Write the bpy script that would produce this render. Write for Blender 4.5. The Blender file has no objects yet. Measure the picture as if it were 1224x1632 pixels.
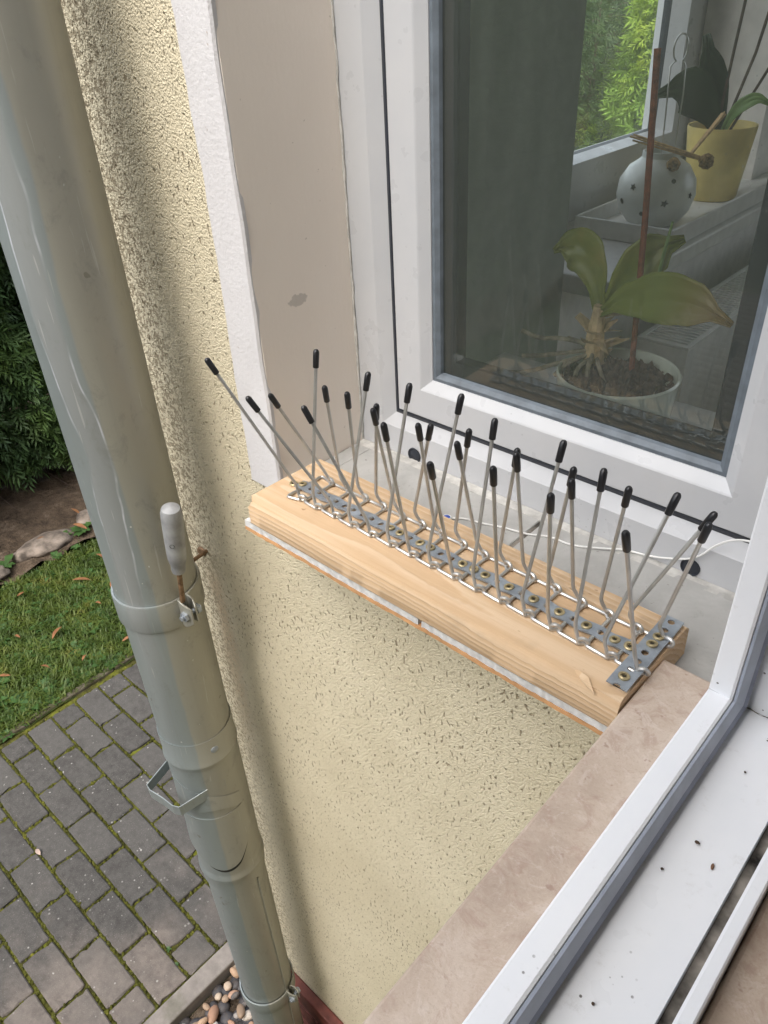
import bpy, bmesh, math, random
import numpy as np
from mathutils import Vector, Matrix
random.seed(7); rng = np.random.default_rng(7)
S = bpy.context.scene
COL = S.collection
R_ = math.radians

# ---------------------------------------------------------------- camera
cam = bpy.data.cameras.new('camera'); camo = bpy.data.objects.new('camera', cam); COL.objects.link(camo)
RW = Matrix(((0.73563727, 0.35541632, -0.57664291), (0.67573457, -0.44427284, 0.58822142), (-0.04712329, -0.82237515, -0.56699075)))
right = RW @ Vector((1, 0, 0)); up = -(RW @ Vector((0, 1, 0))); back = -(RW @ Vector((0, 0, 1)))
mw = Matrix((right, up, back)).transposed().to_4x4(); mw.translation = Vector((0, 0, .43))
camo.matrix_world = mw
cam.sensor_fit = 'VERTICAL'; cam.sensor_height = 36; cam.sensor_width = 27; cam.lens = 1222 / 1632 * 36
cam.clip_start = .01; cam.clip_end = 300
S.camera = camo

# ---------------------------------------------------------------- sky, sun, exposure
SUN_EL, SUN_AZ = R_(55), R_(163)          # azimuth measured clockwise from +Y
wd = bpy.data.worlds.new('World'); S.world = wd; wd.use_nodes = True
nt = wd.node_tree; bgn = nt.nodes['Background']
sky = nt.nodes.new('ShaderNodeTexSky'); sky.sky_type = 'NISHITA'; sky.sun_disc = False
sky.sun_elevation = SUN_EL; sky.sun_rotation = SUN_AZ; sky.air_density = 1.0; sky.dust_density = 4; sky.ozone_density = 1
hs = nt.nodes.new('ShaderNodeHueSaturation'); hs.inputs['Saturation'].default_value = .42
nt.links.new(sky.outputs[0], hs.inputs['Color']); nt.links.new(hs.outputs[0], bgn.inputs[0]); bgn.inputs[1].default_value = .15
sl = bpy.data.lights.new('sun', 'SUN'); so = bpy.data.objects.new('sun', sl); COL.objects.link(so)
sl.energy = 1.0; sl.angle = R_(80); sl.color = (1, .96, .9)
sd = Vector((math.sin(SUN_AZ) * math.cos(SUN_EL), math.cos(SUN_AZ) * math.cos(SUN_EL), math.sin(SUN_EL)))
so.rotation_euler = sd.to_track_quat('Z', 'Y').to_euler(); so.location = (-2, -4, 6)
S.view_settings.view_transform = 'Standard'; S.view_settings.look = 'None'
S.view_settings.exposure = 1.62; S.view_settings.gamma = 1
try: S.view_settings.use_curve_mapping = False
except Exception: pass

# ---------------------------------------------------------------- helpers
class MB:
    def __init__(s): s.v = []; s.f = []
    def add(s, vs, fs):
        o = len(s.v); s.v += [tuple(p) for p in vs]; s.f += [tuple(i + o for i in f) for f in fs]; return s
    def box(s, a, b):
        x0, y0, z0 = a; x1, y1, z1 = b
        return s.add([(x0,y0,z0),(x1,y0,z0),(x1,y1,z0),(x0,y1,z0),(x0,y0,z1),(x1,y0,z1),(x1,y1,z1),(x0,y1,z1)],
                     [(3,2,1,0),(4,5,6,7),(0,1,5,4),(1,2,6,5),(2,3,7,6),(3,0,4,7)])
    def tube(s, pts, r, n=8, cap=True):
        pts = [Vector(p) for p in pts]; m = len(pts)
        rs = r if isinstance(r, (list, tuple)) else [r] * m
        t = (pts[1] - pts[0]).normalized()
        nrm = t.orthogonal().normalized(); vs = []
        for i in range(m):
            a = pts[max(i-1, 0)]; b = pts[min(i+1, m-1)]
            t2 = (b - a).normalized() if (b - a).length > 1e-9 else t
            nrm = (nrm - t2 * nrm.dot(t2))
            nrm = nrm.normalized() if nrm.length > 1e-6 else t2.orthogonal().normalized()
            bi = t2.cross(nrm); t = t2
            for k in range(n):
                an = 2 * math.pi * k / n
                vs.append(pts[i] + (nrm * math.cos(an) + bi * math.sin(an)) * rs[i])
        fs = [(i*n+k, i*n+(k+1) % n, (i+1)*n+(k+1) % n, (i+1)*n+k) for i in range(m-1) for k in range(n)]
        if cap: fs += [tuple(reversed(range(n))), tuple(range((m-1)*n, m*n))]
        return s.add(vs, fs)
    def lathe(s, prof, c=(0,0,0), n=32, a0=0, a1=2*math.pi):
        full = abs(a1 - a0 - 2*math.pi) < 1e-6; k = n if full else n + 1
        vs = [(c[0] + r*math.cos(a0+(a1-a0)*i/n), c[1] + r*math.sin(a0+(a1-a0)*i/n), c[2] + z) for (r, z) in prof for i in range(k)]
        fs = []
        for j in range(len(prof)-1):
            for i in range(n):
                i2 = (i+1) % k if full else i+1
                fs.append((j*k+i, j*k+i2, (j+1)*k+i2, (j+1)*k+i))
        return s.add(vs, fs)
    def build(s, name, m=None, parent=None, smooth=False, bevel=0, seg=2):
        me = bpy.data.meshes.new(name); me.from_pydata(s.v, [], s.f); me.update()
        if m: me.materials.append(m)
        if smooth:
            me.shade_smooth()
            try: me.set_sharp_from_angle(angle=R_(35))
            except Exception: pass
        o = bpy.data.objects.new(name, me); COL.objects.link(o)
        if parent: o.parent = parent
        if bevel:
            b = o.modifiers.new('bevel', 'BEVEL'); b.width = bevel; b.segments = seg; b.limit_method = 'ANGLE'; b.angle_limit = R_(40)
        return o
def npmesh(name, v, f, m, parent=None, smooth=False):
    """v (n,3) numpy, f (k,3|4) numpy"""
    me = bpy.data.meshes.new(name); n, k, w = len(v), len(f), f.shape[1]
    me.vertices.add(n); me.vertices.foreach_set('co', np.ascontiguousarray(v, dtype=np.float32).ravel())
    me.loops.add(k*w); me.loops.foreach_set('vertex_index', np.ascontiguousarray(f, dtype=np.int32).ravel())
    me.polygons.add(k); me.polygons.foreach_set('loop_start', np.arange(0, k*w, w, dtype=np.int32))
    me.update(calc_edges=True); me.validate()
    for mm in (m if isinstance(m, list) else [m]): me.materials.append(mm)
    if smooth: me.shade_smooth()
    o = bpy.data.objects.new(name, me); COL.objects.link(o)
    if parent: o.parent = parent
    return o
def tag(o, label=None, cat=None, group=None, kind=None):
    if label: o['label'] = label
    if cat: o['category'] = cat
    if group: o['group'] = group
    if kind: o['kind'] = kind
    return o
def empty(name, loc=(0,0,0)):
    o = bpy.data.objects.new(name, None); COL.objects.link(o); o.location = loc; o.empty_display_size = .05; return o
def thing(name, label, cat, group=None): return tag(empty(name), label, cat, group)

# ---------------------------------------------------------------- materials
class NT:
    def __init__(s, name):
        s.m = bpy.data.materials.new(name); s.m.use_nodes = True; s.t = s.m.node_tree
        s.b = s.t.nodes['Principled BSDF']; s.out = s.t.nodes['Material Output']; s._p = None
    def n(s, t, **k):
        o = s.t.nodes.new(t)
        for a, v in k.items(): setattr(o, a, v)
        return o
    def l(s, a, b): s.t.links.new(a, b)
    def set(s, sock, v):
        if hasattr(v, 'is_linked') or isinstance(v, bpy.types.NodeSocket): s.l(v, sock)
        elif isinstance(v, (tuple, list)) and len(v) == 3 and sock.type == 'RGBA': sock.default_value = (*v, 1)
        else: sock.default_value = v
    def pos(s):
        if not s._p: s._p = s.n('ShaderNodeNewGeometry').outputs['Position']
        return s._p
    def objpos(s): return s.n('ShaderNodeTexCoord').outputs['Object']
    def xyz(s, v=None):
        o = s.n('ShaderNodeSeparateXYZ'); s.l(v or s.pos(), o.inputs[0]); return o.outputs
    def map(s, v, scale=(1,1,1), loc=(0,0,0), rot=(0,0,0)):
        o = s.n('ShaderNodeMapping'); s.l(v, o.inputs[0]); o.inputs['Scale'].default_value = scale; o.inputs['Location'].default_value = loc; o.inputs['Rotation'].default_value = rot
        return o.outputs[0]
    def noise(s, scale, detail=3, rough=.55, dist=0, v=None, col=False):
        o = s.n('ShaderNodeTexNoise'); s.l(v or s.pos(), o.inputs['Vector']); o.inputs['Scale'].default_value = scale
        o.inputs['Detail'].default_value = detail; o.inputs['Roughness'].default_value = rough; o.inputs['Distortion'].default_value = dist
        return o.outputs['Color' if col else 'Fac']
    def vor(s, scale, v=None, feat='F1', out='Distance', rand=1):
        o = s.n('ShaderNodeTexVoronoi'); o.feature = feat; s.l(v or s.pos(), o.inputs['Vector']); o.inputs['Scale'].default_value = scale
        o.inputs['Randomness'].default_value = rand
        return o.outputs[out]
    def math(s, op, a, b=0, clamp=False):
        o = s.n('ShaderNodeMath', operation=op); o.use_clamp = clamp; s.set(o.inputs[0], a); s.set(o.inputs[1], b); return o.outputs[0]
    def rng(s, v, a, b, c=0, d=1, smooth=True):
        o = s.n('ShaderNodeMapRange'); o.interpolation_type = 'SMOOTHSTEP' if smooth else 'LINEAR'
        s.set(o.inputs['Value'], v)
        for nme, q in zip(('From Min','From Max','To Min','To Max'), (a,b,c,d)): s.set(o.inputs[nme], q)
        return o.outputs[0]
    def mix(s, f, a, b, mode='MIX'):
        o = s.n('ShaderNodeMix', data_type='RGBA', blend_type=mode); s.set(o.inputs[0], f); s.set(o.inputs[6], a); s.set(o.inputs[7], b); return o.outputs[2]
    def ramp(s, f, stops):
        o = s.n('ShaderNodeValToRGB'); s.set(o.inputs[0], f); e = o.color_ramp.elements
        while len(e) < len(stops): e.new(.5)
        for q, (p, c) in zip(e, stops): q.position = p; q.color = (*c, 1)
        return o.outputs[0]
    def bump(s, h, strength=.5, dist=.001, prev=None):
        o = s.n('ShaderNodeBump'); o.inputs['Strength'].default_value = strength; o.inputs['Distance'].default_value = dist
        s.set(o.inputs['Height'], h)
        if prev: s.l(prev, o.inputs['Normal'])
        s.l(o.outputs[0], s.b.inputs['Normal']); return o.outputs[0]
    def base(s, c, rough=.5, metal=0, spec=None):
        s.set(s.b.inputs['Base Color'], c); s.set(s.b.inputs['Roughness'], rough); s.set(s.b.inputs['Metallic'], metal)
        if spec is not None: s.b.inputs['Specular IOR Level'].default_value = spec
        return s.m
    def rnd(s): return s.n('ShaderNodeObjectInfo').outputs['Random']
M = {}
def plain(name, c, rough=.5, metal=0, var=.06, scale=40, spec=None, bumpd=0):
    n = NT(name); f = n.noise(scale, 4)
    lo = tuple(x*(1-var*2) for x in c); hi = tuple(min(1, x*(1+var*2)) for x in c)
    col = n.ramp(f, [(.3, lo), (.7, hi)])
    if bumpd: n.bump(f, .5, bumpd)
    M[name] = n.base(col, rough, metal, spec); return M[name]

def mat_stucco():
    n = NT('stucco'); P = n.pos(); x, y, z = n.xyz()
    wob = n.noise(60, 2, v=P, col=True)
    vm = n.n('ShaderNodeVectorMath', operation='MULTIPLY_ADD'); n.l(wob, vm.inputs[0]); vm.inputs[1].default_value = (.003,)*3; n.l(P, vm.inputs[2])
    st = n.map(vm.outputs[0], (1, 1, .55))
    worm = n.noise(300, .6, .5, 0, v=st)
    grain = n.vor(520, v=vm.outputs[0], feat='SMOOTH_F1')
    fine = n.noise(1100, 2, v=P)
    dens = n.noise(7, 3, v=P)
    thr = n.rng(dens, .3, .7, .295, .375)
    pit = n.rng(n.math('SUBTRACT', thr, worm), 0, .05)        # deep pits of the rubbed plaster
    tone = n.ramp(n.noise(5, 5, .65), [(.3, (.63, .56, .40)), (.7, (.73, .66, .49))])
    col = n.mix(n.math('MULTIPLY', pit, .66), tone, (.22, .165, .095))
    col = n.mix(n.rng(grain, .45, .75, 0, .35), col, (.43, .365, .24))
    # algae and soot band that runs down behind the pipe
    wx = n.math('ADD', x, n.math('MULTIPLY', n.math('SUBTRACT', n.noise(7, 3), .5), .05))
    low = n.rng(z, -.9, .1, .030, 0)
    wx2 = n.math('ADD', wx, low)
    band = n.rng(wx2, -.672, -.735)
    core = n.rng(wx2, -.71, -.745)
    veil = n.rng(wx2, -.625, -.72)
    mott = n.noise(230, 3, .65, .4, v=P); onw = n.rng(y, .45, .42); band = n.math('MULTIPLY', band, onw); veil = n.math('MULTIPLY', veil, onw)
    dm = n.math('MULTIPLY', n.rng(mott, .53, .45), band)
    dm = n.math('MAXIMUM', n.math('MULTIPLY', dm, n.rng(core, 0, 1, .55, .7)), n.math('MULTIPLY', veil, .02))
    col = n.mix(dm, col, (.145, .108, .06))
    # rusty run-off below the clamp anchor
    dx = n.math('SUBTRACT', wx, -.728); rust = n.math('MULTIPLY', n.rng(n.math('ABSOLUTE', dx), .028, .004), n.rng(z, -.17, -.24))
    rust = n.math('MULTIPLY', rust, n.rng(z, -.75, -.25, 0, .42)); rust = n.math('MULTIPLY', rust, n.rng(mott, .35, .6))
    col = n.mix(rust, col, (.30, .14, .045))
    # specks by the white border
    sp = n.math('MULTIPLY', n.rng(n.noise(170, 2, v=st), .66, .72), n.rng(x, -.68, -.61)); sp = n.math('MULTIPLY', sp, n.rng(z, -.1, .0))
    col = n.mix(n.math('MULTIPLY', sp, .75), col, (.10, .07, .03))
    h = n.math('ADD', n.math('SUBTRACT', n.rng(worm, .22, .40), n.math('MULTIPLY', grain, 1.1)), n.math('MULTIPLY', fine, .45))
    n.bump(h, 1.0, .0016)
    M['stucco'] = n.base(col, .92, 0, .25)
mat_stucco()

def mat_wood():
    n = NT('pine'); P = n.pos(); x, y, z = n.xyz()
    q = n.map(P, (1.6, 16, 16)); d = n.math('SUBTRACT', n.noise(1.6, 2, v=q), .5)
    yy = n.math('SUBTRACT', y, .372); zz = n.math('ADD', z, .045)
    r = n.math('SQRT', n.math('ADD', n.math('MULTIPLY', yy, yy), n.math('MULTIPLY', zz, zz)))
    r = n.math('ADD', r, n.math('MULTIPLY', d, .020)); r = n.math('ADD', r, n.math('MULTIPLY', x, .012))
    ring = n.math('FRACT', n.math('MULTIPLY', r, 230))
    ring = n.math('MULTIPLY', n.rng(ring, 0, .75), n.rng(ring, 1, .9))
    fib = n.noise(1, 6, .75, v=n.map(P, (9, 420, 420)))
    blot = n.noise(9, 3, v=n.map(P, (.5, 1, 1)))
    c = n.mix(n.math('MULTIPLY', ring, .66), (.64, .48, .32), (.52, .34, .19))
    c = n.mix(n.math('MULTIPLY', n.rng(fib, .42, .72), .42), c, (.48, .31, .165))
    c = n.mix(n.rng(blot, .45, .75, 0, .25), c, (.62, .43, .25))
    knot = n.rng(n.noise(95, 2, v=n.map(P, (.6, 1, 1), (3, 1, 0))), .72, .77)
    c = n.mix(n.math('MULTIPLY', knot, .6), c, (.25, .12, .04))
    c = n.mix(n.math('MULTIPLY', n.rng(n.noise(26, 5, .7, v=n.map(P, (.6, 1, 1), (5, 2, 0))), .56, .72), .28), c, (.36, .27, .18))
    n.bump(n.math('ADD', fib, n.math('MULTIPLY', ring, -.5)), .6, .0008)
    M['pine'] = n.base(c, .72, 0, .3)
mat_wood()

def mat_zinc():
    n = NT('zinc'); P = n.pos(); x, y, z = n.xyz()
    big = n.noise(7, 4, .6, v=n.map(P, (1, 1, .35)))
    c = n.ramp(big, [(.3, (.30, .32, .31)), (.7, (.40, .405, .375))])
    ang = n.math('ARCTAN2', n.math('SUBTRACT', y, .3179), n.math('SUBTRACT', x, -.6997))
    # white oxide tide marks on the garden side
    aw = n.math('ADD', ang, n.math('MULTIPLY', n.math('SUBTRACT', n.noise(9, 3, v=n.map(P, (1, 1, .5))), .5), .8))
    st = n.math('MULTIPLY', n.rng(n.math('ABSOLUTE', n.math('ADD', aw, .98)), .30, .20), n.rng(z, -.35, -.1))
    edge = n.math('MULTIPLY', n.rng(n.math('ABSOLUTE', n.math('ADD', aw, .98)), .24, .262), n.rng(n.math('ABSOLUTE', n.math('ADD', aw, .98)), .30, .268))
    edge = n.math('MULTIPLY', edge, n.rng(z, -.25, .0))
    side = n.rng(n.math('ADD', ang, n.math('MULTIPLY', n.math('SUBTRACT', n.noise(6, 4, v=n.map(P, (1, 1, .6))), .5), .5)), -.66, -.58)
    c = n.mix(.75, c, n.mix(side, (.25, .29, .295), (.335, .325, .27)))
    c = n.mix(n.rng(n.noise(1, 4, .7, v=n.map(P, (90, 90, 2.5))), .5, .8, 0, .3), c, (.25, .25, .23))
    c = n.mix(n.math('MULTIPLY', st, .55), c, (.26, .26, .25))
    c = n.mix(n.math('MULTIPLY', edge, n.math('MULTIPLY', n.rng(n.noise(25, 2), .4, .6, .25, .9), n.rng(n.noise(4.5, 3, v=n.map(P, (1, 1, 1), (2, 2, 2))), .36, .46))), c, (.66, .68, .74))
    spk = n.rng(n.noise(120, 2, v=n.map(P, (1, 1, .7))), .74, .78)
    c = n.mix(n.math('MULTIPLY', spk, .8), c, (.7, .7, .68))
    scr = n.rng(n.noise(1, 2, .5, .3, v=n.map(P, (260, 260, 14), (1, 3, 2))), .70, .74)
    c = n.mix(n.math('MULTIPLY', scr, .35), c, (.55, .55, .52))
    blot = n.noise(34, 6, .75, .4, v=n.map(P, (1, 1, .6))); c = n.mix(n.rng(blot, .54, .70, 0, .38), c, (.19, .195, .175))
    drop = n.rng(n.noise(75, 1, v=n.map(P, (1, 1, 1), (4, 7, 1))), .76, .79)
    c = n.mix(n.math('MULTIPLY', drop, .6), c, (.16, .15, .12))
    ro = n.math('ADD', n.rng(n.noise(30, 4, .7, v=n.map(P, (1, 1, .2))), .3, .7, .27, .38), n.math('MULTIPLY', st, .22))
    n.bump(n.noise(16, 2, v=n.map(P, (1, 1, .5))), .12, .004)
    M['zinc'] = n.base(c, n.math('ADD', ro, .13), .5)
mat_zinc()

def mat_pink():
    n = NT('pink_stone'); P = n.pos()
    a = n.noise(9, 6, .62, 1.2); b = n.noise(45, 5, .65, 1.5); v = n.noise(22, 6, .7, 2.5)
    c = n.ramp(a, [(.30, (.365, .285, .225)), (.5, (.475, .385, .31)), (.68, (.58, .495, .42))])
    c = n.mix(n.rng(b, .5, .68, 0, .6), c, (.36, .255, .20))
    c = n.mix(n.rng(n.noise(28, 6, .75, 3), .52, .66, 0, .45), c, (.62, .54, .48))
    c = n.mix(n.rng(n.math('ABSOLUTE', n.math('SUBTRACT', v, .5)), .03, 0, 0, .13), c, (.66, .55, .48))
    c = n.mix(n.rng(n.noise(130, 2), .68, .74, 0, .6), c, (.28, .18, .14))
    c = n.mix(n.rng(n.noise(520, 3, .7), .5, .72, 0, .35), c, (.34, .25, .20))
    n.bump(n.math('ADD', b, n.math('MULTIPLY', n.noise(300, 3), .6)), .5, .0009)
    M['pink_stone'] = n.base(c, .5, 0, .4)
mat_pink()

def mat_greytile():
    n = NT('grey_tile'); P = n.pos()
    c = n.ramp(n.noise(20, 6, .65, .5), [(.3, (.34, .335, .32)), (.7, (.475, .47, .45))])
    c = n.mix(n.rng(n.noise(60, 5, .7, 1), .58, .75, 0, .5), c, (.27, .26, .235))
    c = n.mix(n.rng(n.noise(240, 2), .70, .76, 0, .7), c, (.15, .14, .12))
    n.bump(n.noise(160, 4), .3, .0006)
    M['grey_tile'] = n.base(c, .65, 0, .4)
mat_greytile()

def mat_pvc(name='pvc', dirt=0.):
    n = NT(name); x, y, z = n.xyz(); k = .68 if not dirt else 1.04  # closed frame dimmed, open frame brightened: difference in light put into the colour
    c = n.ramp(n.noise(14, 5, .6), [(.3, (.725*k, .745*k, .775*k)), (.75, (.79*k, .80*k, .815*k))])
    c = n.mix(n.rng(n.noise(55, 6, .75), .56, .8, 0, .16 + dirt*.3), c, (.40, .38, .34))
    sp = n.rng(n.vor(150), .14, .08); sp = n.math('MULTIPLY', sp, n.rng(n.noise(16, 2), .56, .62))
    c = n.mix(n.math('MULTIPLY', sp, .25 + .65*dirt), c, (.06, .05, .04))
    M[name] = n.base(c, n.rng(n.noise(40, 3), .3, .7, .26, .42), 0, .45)
mat_pvc(); mat_pvc('pvc_lit_dirty', 1.)

def mat_paint():
    n = NT('beige_paint'); c = n.ramp(n.noise(6, 4), [(.3, (.80, .725, .645)), (.7, (.84, .765, .685))])
    ru = n.noise(1, 3, v=n.map(n.pos(), (60, 60, 9)))
    c = n.mix(n.rng(n.noise(170, 2), .75, .78, 0, .4), c, (.3, .25, .2))
    # scuff where paint has come off
    P = n.map(n.pos(), (1, 1/.012, 1/.006), (0, -.462/.012, -.187/.006)); o = n.n('ShaderNodeVectorMath', operation='LENGTH')
    x, y, z = n.xyz(P); e = n.math('SQRT', n.math('ADD', n.math('MULTIPLY', y, y), n.math('MULTIPLY', z, z)))
    sc = n.rng(n.math('ADD', e, n.math('MULTIPLY', n.noise(180, 3), 1.0)), 1.55, 1.35)
    c = n.mix(n.math('MULTIPLY', sc, .55), c, (.36, .335, .30))
    n.bump(n.math('ADD', ru, n.math('MULTIPLY', n.noise(220, 3), .5)), .35, .0009)
    M['beige_paint'] = n.base(c, .62, 0, .35)
    n = NT('white_plaster'); c = n.ramp(n.noise(12, 5, .6), [(.3, (.57, .557, .56)), (.7, (.645, .635, .64))])
    c = n.mix(n.rng(n.noise(110, 2), .70, .74, 0, .6), c, (.35, .29, .24))
    n.bump(n.noise(260, 4, .6), .6, .0012); M['white_plaster'] = n.base(c, .85, 0, .25)
mat_paint()

def mat_paver():
    n = NT('paver'); P = n.pos(); rn = n.rnd()
    x, y, z = n.xyz()
    f = n.noise(40, 5, .7)
    dark = n.ramp(f, [(.3, (.043, .041, .038)), (.7, (.080, .076, .071))])
    lite = n.ramp(f, [(.3, (.17, .14, .12)), (.7, (.26, .215, .185))])
    # foot-worn, sandy area toward the pebble strip
    wear = n.rng(n.math('ADD', n.math('ADD', x, n.math('MULTIPLY', y, -.55)), n.math('MULTIPLY', n.math('SUBTRACT', n.noise(4.5, 3), .5), 1.1)), -1.85, -1.25)
    c = n.mix(n.math('MULTIPLY', wear, .8), dark, lite)
    c = n.mix(n.rng(rn, 0, 1, 0, .75), c, n.mix(.5, c, (.10, .095, .088)))
    c = n.mix(n.rng(n.noise(11, 4, .7), .5, .75, 0, .5), c, (.035, .032, .03))
    grit = n.noise(420, 2); c = n.mix(n.rng(grit, .6, .72, 0, .35), c, (.30, .28, .26))
    lich = n.math('MULTIPLY', n.rng(n.vor(38), .16, .09), n.rng(n.noise(7, 2), .46, .62)); lich2 = n.rng(n.noise(55, 2, v=n.map(P, (1,1,1), (2,5,1))), .73, .76)
    c = n.mix(n.math('MAXIMUM', n.math('MULTIPLY', lich, .5), n.math('MULTIPLY', lich2, .6)), c, (.42, .41, .38))
    n.bump(n.math('ADD', grit, f), .4, .0015); M['paver'] = n.base(c, .88, 0, .25)
    n = NT('kerb_concrete'); c = n.ramp(n.noise(30, 5, .7), [(.3, (.17, .15, .135)), (.7, (.26, .235, .21))])
    c = n.mix(n.rng(n.noise(9, 4), .55, .7, 0, .35), c, (.07, .075, .04)); n.bump(n.noise(300, 3), .4, .0015); M['kerb_concrete'] = n.base(c, .9, 0, .25)
    n = NT('mossy_concrete'); c = n.ramp(n.noise(25, 5, .7), [(.35, (.045, .045, .016)), (.5, (.085, .075, .05)), (.68, (.15, .13, .105))]); n.bump(n.noise(200, 4), .7, .003); M['mossy_concrete'] = n.base(c, .95, 0, .2)
    n = NT('joint_soil'); c = n.ramp(n.noise(18, 5, .7), [(.35, (.030, .026, .014)), (.5, (.07, .07, .015)), (.66, (.12, .13, .016))])
    n.bump(n.noise(150, 4), .8, .006); M['joint_soil'] = n.base(c, .95, 0, .15)
    n = NT('moss'); c = n.ramp(n.noise(35, 4, .7), [(.3, (.035, .036, .010)), (.55, (.085, .088, .016)), (.75, (.15, .145, .024))])
    n.bump(n.noise(500, 3), .9, .004); M['moss'] = n.base(c, .95, 0, .15)
    n = NT('soil'); c = n.ramp(n.noise(12, 6, .7), [(.3, (.035, .026, .018)), (.55, (.09, .065, .045)), (.75, (.17, .135, .10))])
    n.bump(n.noise(60, 5), .8, .02); M['soil'] = n.base(c, .95, 0, .15)
    n = NT('turf'); c = n.ramp(n.noise(14, 6, .7), [(.3, (.022, .030, .010)), (.6, (.045, .06, .012)), (.78, (.06, .045, .02))])
    n.bump(n.noise(90, 5), .9, .02); M['turf'] = n.base(c, .95, 0, .15)
mat_paver()

def mat_leaf(name, stops, rough=.5, scale=3., trans=.25, v=None):
    n = NT(name); f = n.noise(scale, 4, .7)
    c = n.ramp(f, stops)
    n.base(c, rough, 0, .35)
    tr = n.n('ShaderNodeBsdfTranslucent'); n.set(tr.inputs[0], n.mix(.4, c, (.3, .4, .03)))
    mx = n.n('ShaderNodeMixShader'); mx.inputs[0].default_value = trans
    n.l(n.b.outputs[0], mx.inputs[1]); n.l(tr.outputs[0], mx.inputs[2]); n.l(mx.outputs[0], n.out.inputs[0])
    M[name] = n.m
mat_leaf('grass', [(.25, (.028, .048, .010)), (.42, (.052, .086, .014)), (.6, (.090, .122, .02)), (.75, (.17, .15, .035))], .55, 9)
mat_leaf('weed', [(.3, (.036, .076, .02)), (.6, (.06, .125, .036)), (.8, (.10, .165, .05))], .5, 20)
mat_leaf('thuja', [(.25, (.020, .040, .018)), (.48, (.044, .084, .029)), (.66, (.088, .145, .036)), (.8, (.18, .13, .05))], .55, 2.2, .15)
mat_leaf('light_conifer', [(.25, (.07, .13, .02)), (.5, (.17, .29, .035)), (.75, (.36, .45, .06)), (.85, (.42, .30, .10))], .55, 2.5, .3)
mat_leaf('dry_leaf', [(.3, (.17, .07, .03)), (.6, (.27, .125, .055)), (.8, (.33, .19, .11))], .7, 30, .15)
mat_leaf('orchid_leaf', [(.3, (.13, .175, .03)), (.55, (.21, .24, .035)), (.75, (.29, .25, .05))], .36, 26, .15)
n_ = NT('aged_orchid_leaf'); x_, y_, z_ = n_.xyz(); st_ = n_.noise(1, 4, .7, v=n_.map(n_.pos(), (25, 25, 300)))
n_.base(n_.mix(n_.rng(n_.math('ADD', x_, n_.math('MULTIPLY', n_.noise(30, 3), .03)), -.285, -.205), n_.mix(n_.math('MULTIPLY', st_, .6), (.17, .215, .035), (.25, .27, .05)), n_.mix(st_, (.27, .20, .07), (.33, .22, .09))), .4, 0, .35); M['aged_orchid_leaf'] = n_.m
mat_leaf('dark_leaf', [(.3, (.014, .030, .012)), (.7, (.03, .055, .02))], .4, 14, .05)
mat_leaf('young_leaf', [(.3, (.12, .22, .05)), (.7, (.22, .34, .11))], .4, 14, .2)
plain('bark', (.075, .05, .035), .9, var=.25, bumpd=.01)
plain('steel_wire', (.53, .52, .495), .33, .78, .08, 60)
plain('galvanised', (.33, .365, .405), .48, .55, .12, 90)
plain('brass_screw', (.46, .38, .22), .42, .7, .12, 200)
plain('screw_recess', (.05, .045, .03), .6, .5)
plain('black_vinyl', (.012, .012, .014), .33, 0, .1, 80, .5)
plain('rubber', (.020, .024, .034), .5, 0, .1, 60)
plain('seal_lip', (.17, .19, .25), .5, 0, .1, 40)
plain('grey_gasket', (.36, .40, .48), .42, 0, .07, 40)
plain('dark_gasket', (.10, .115, .15), .5, 0, .1, 40)
plain('glazing_gasket', (.13, .155, .18), .55, 0, .12, 60)
plain('mortar', (.50, .49, .46), .9, 0, .12, 90, .2, .002)
plain('tile_edge', (.60, .59, .57), .85, 0, .1, 160, .2, .002)
plain('plywood', (.50, .27, .12), .75, 0, .12, 60)
plain('red_clinker', (.14, .042, .032), .6, 0, .22, 40, .4, .003)
plain('clinker_joint', (.30, .28, .26), .9, 0, .1)
plain('white_cable', (.78, .78, .76), .4, 0, .04)
plain('blue_plastic', (.02, .06, .32), .35, 0, .1)
plain('lead_grey', (.30, .305, .31), .55, .25, .16, 45, .4, .001)
plain('rusty_rod', (.24, .15, .085), .6, .6, .25, 140)
plain('groove_dirt', (.16, .145, .125), .9, 0, .45, 55, .2, .001)
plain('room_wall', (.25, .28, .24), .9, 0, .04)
plain('room_far', (.76, .73, .70), .9, 0, .04)
plain('room_floor', (.30, .22, .16), .5, 0, .2)
plain('ceiling_white', (.8, .79, .77), .9, 0, .03)
plain('inner_sill', (.62, .62, .61), .35, 0, .05)
plain('ceramic_white', (.70, .72, .68), .3, 0, .05, 30)
plain('ceramic_yellow', (.66, .52, .18), .38, 0, .06, 30)
plain('ceramic_pot', (.66, .72, .64), .16, 0, .04, 30)
plain('dark_hole', (.012, .012, .012), .8)
plain('substrate', (.06, .04, .028), .95, 0, .5, 120, .2, .004)
plain('root', (.27, .24, .18), .85, 0, .25, 90, .2, .001)
plain('sheath', (.56, .42, .25), .8, 0, .2, 70, .2, .001)
plain('stake', (.20, .055, .022), .6, 0, .25, 120, .3, .001)
plain('stick_wood', (.60, .40, .19), .7, 0, .15, 120)
plain('dried_ball', (.30, .19, .08), .95, 0, .35, 160, .2, .003)
plain('radiator_white', (.66, .68, .67), .4, 0, .04)
plain('roof_tile', (.16, .06, .04), .8, 0, .2)
plain('brown_seed', (.15, .075, .04), .8, 0, .2)
plain('rock', (.17, .14, .115), .9, 0, .3, 18, .2, .02)

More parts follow.
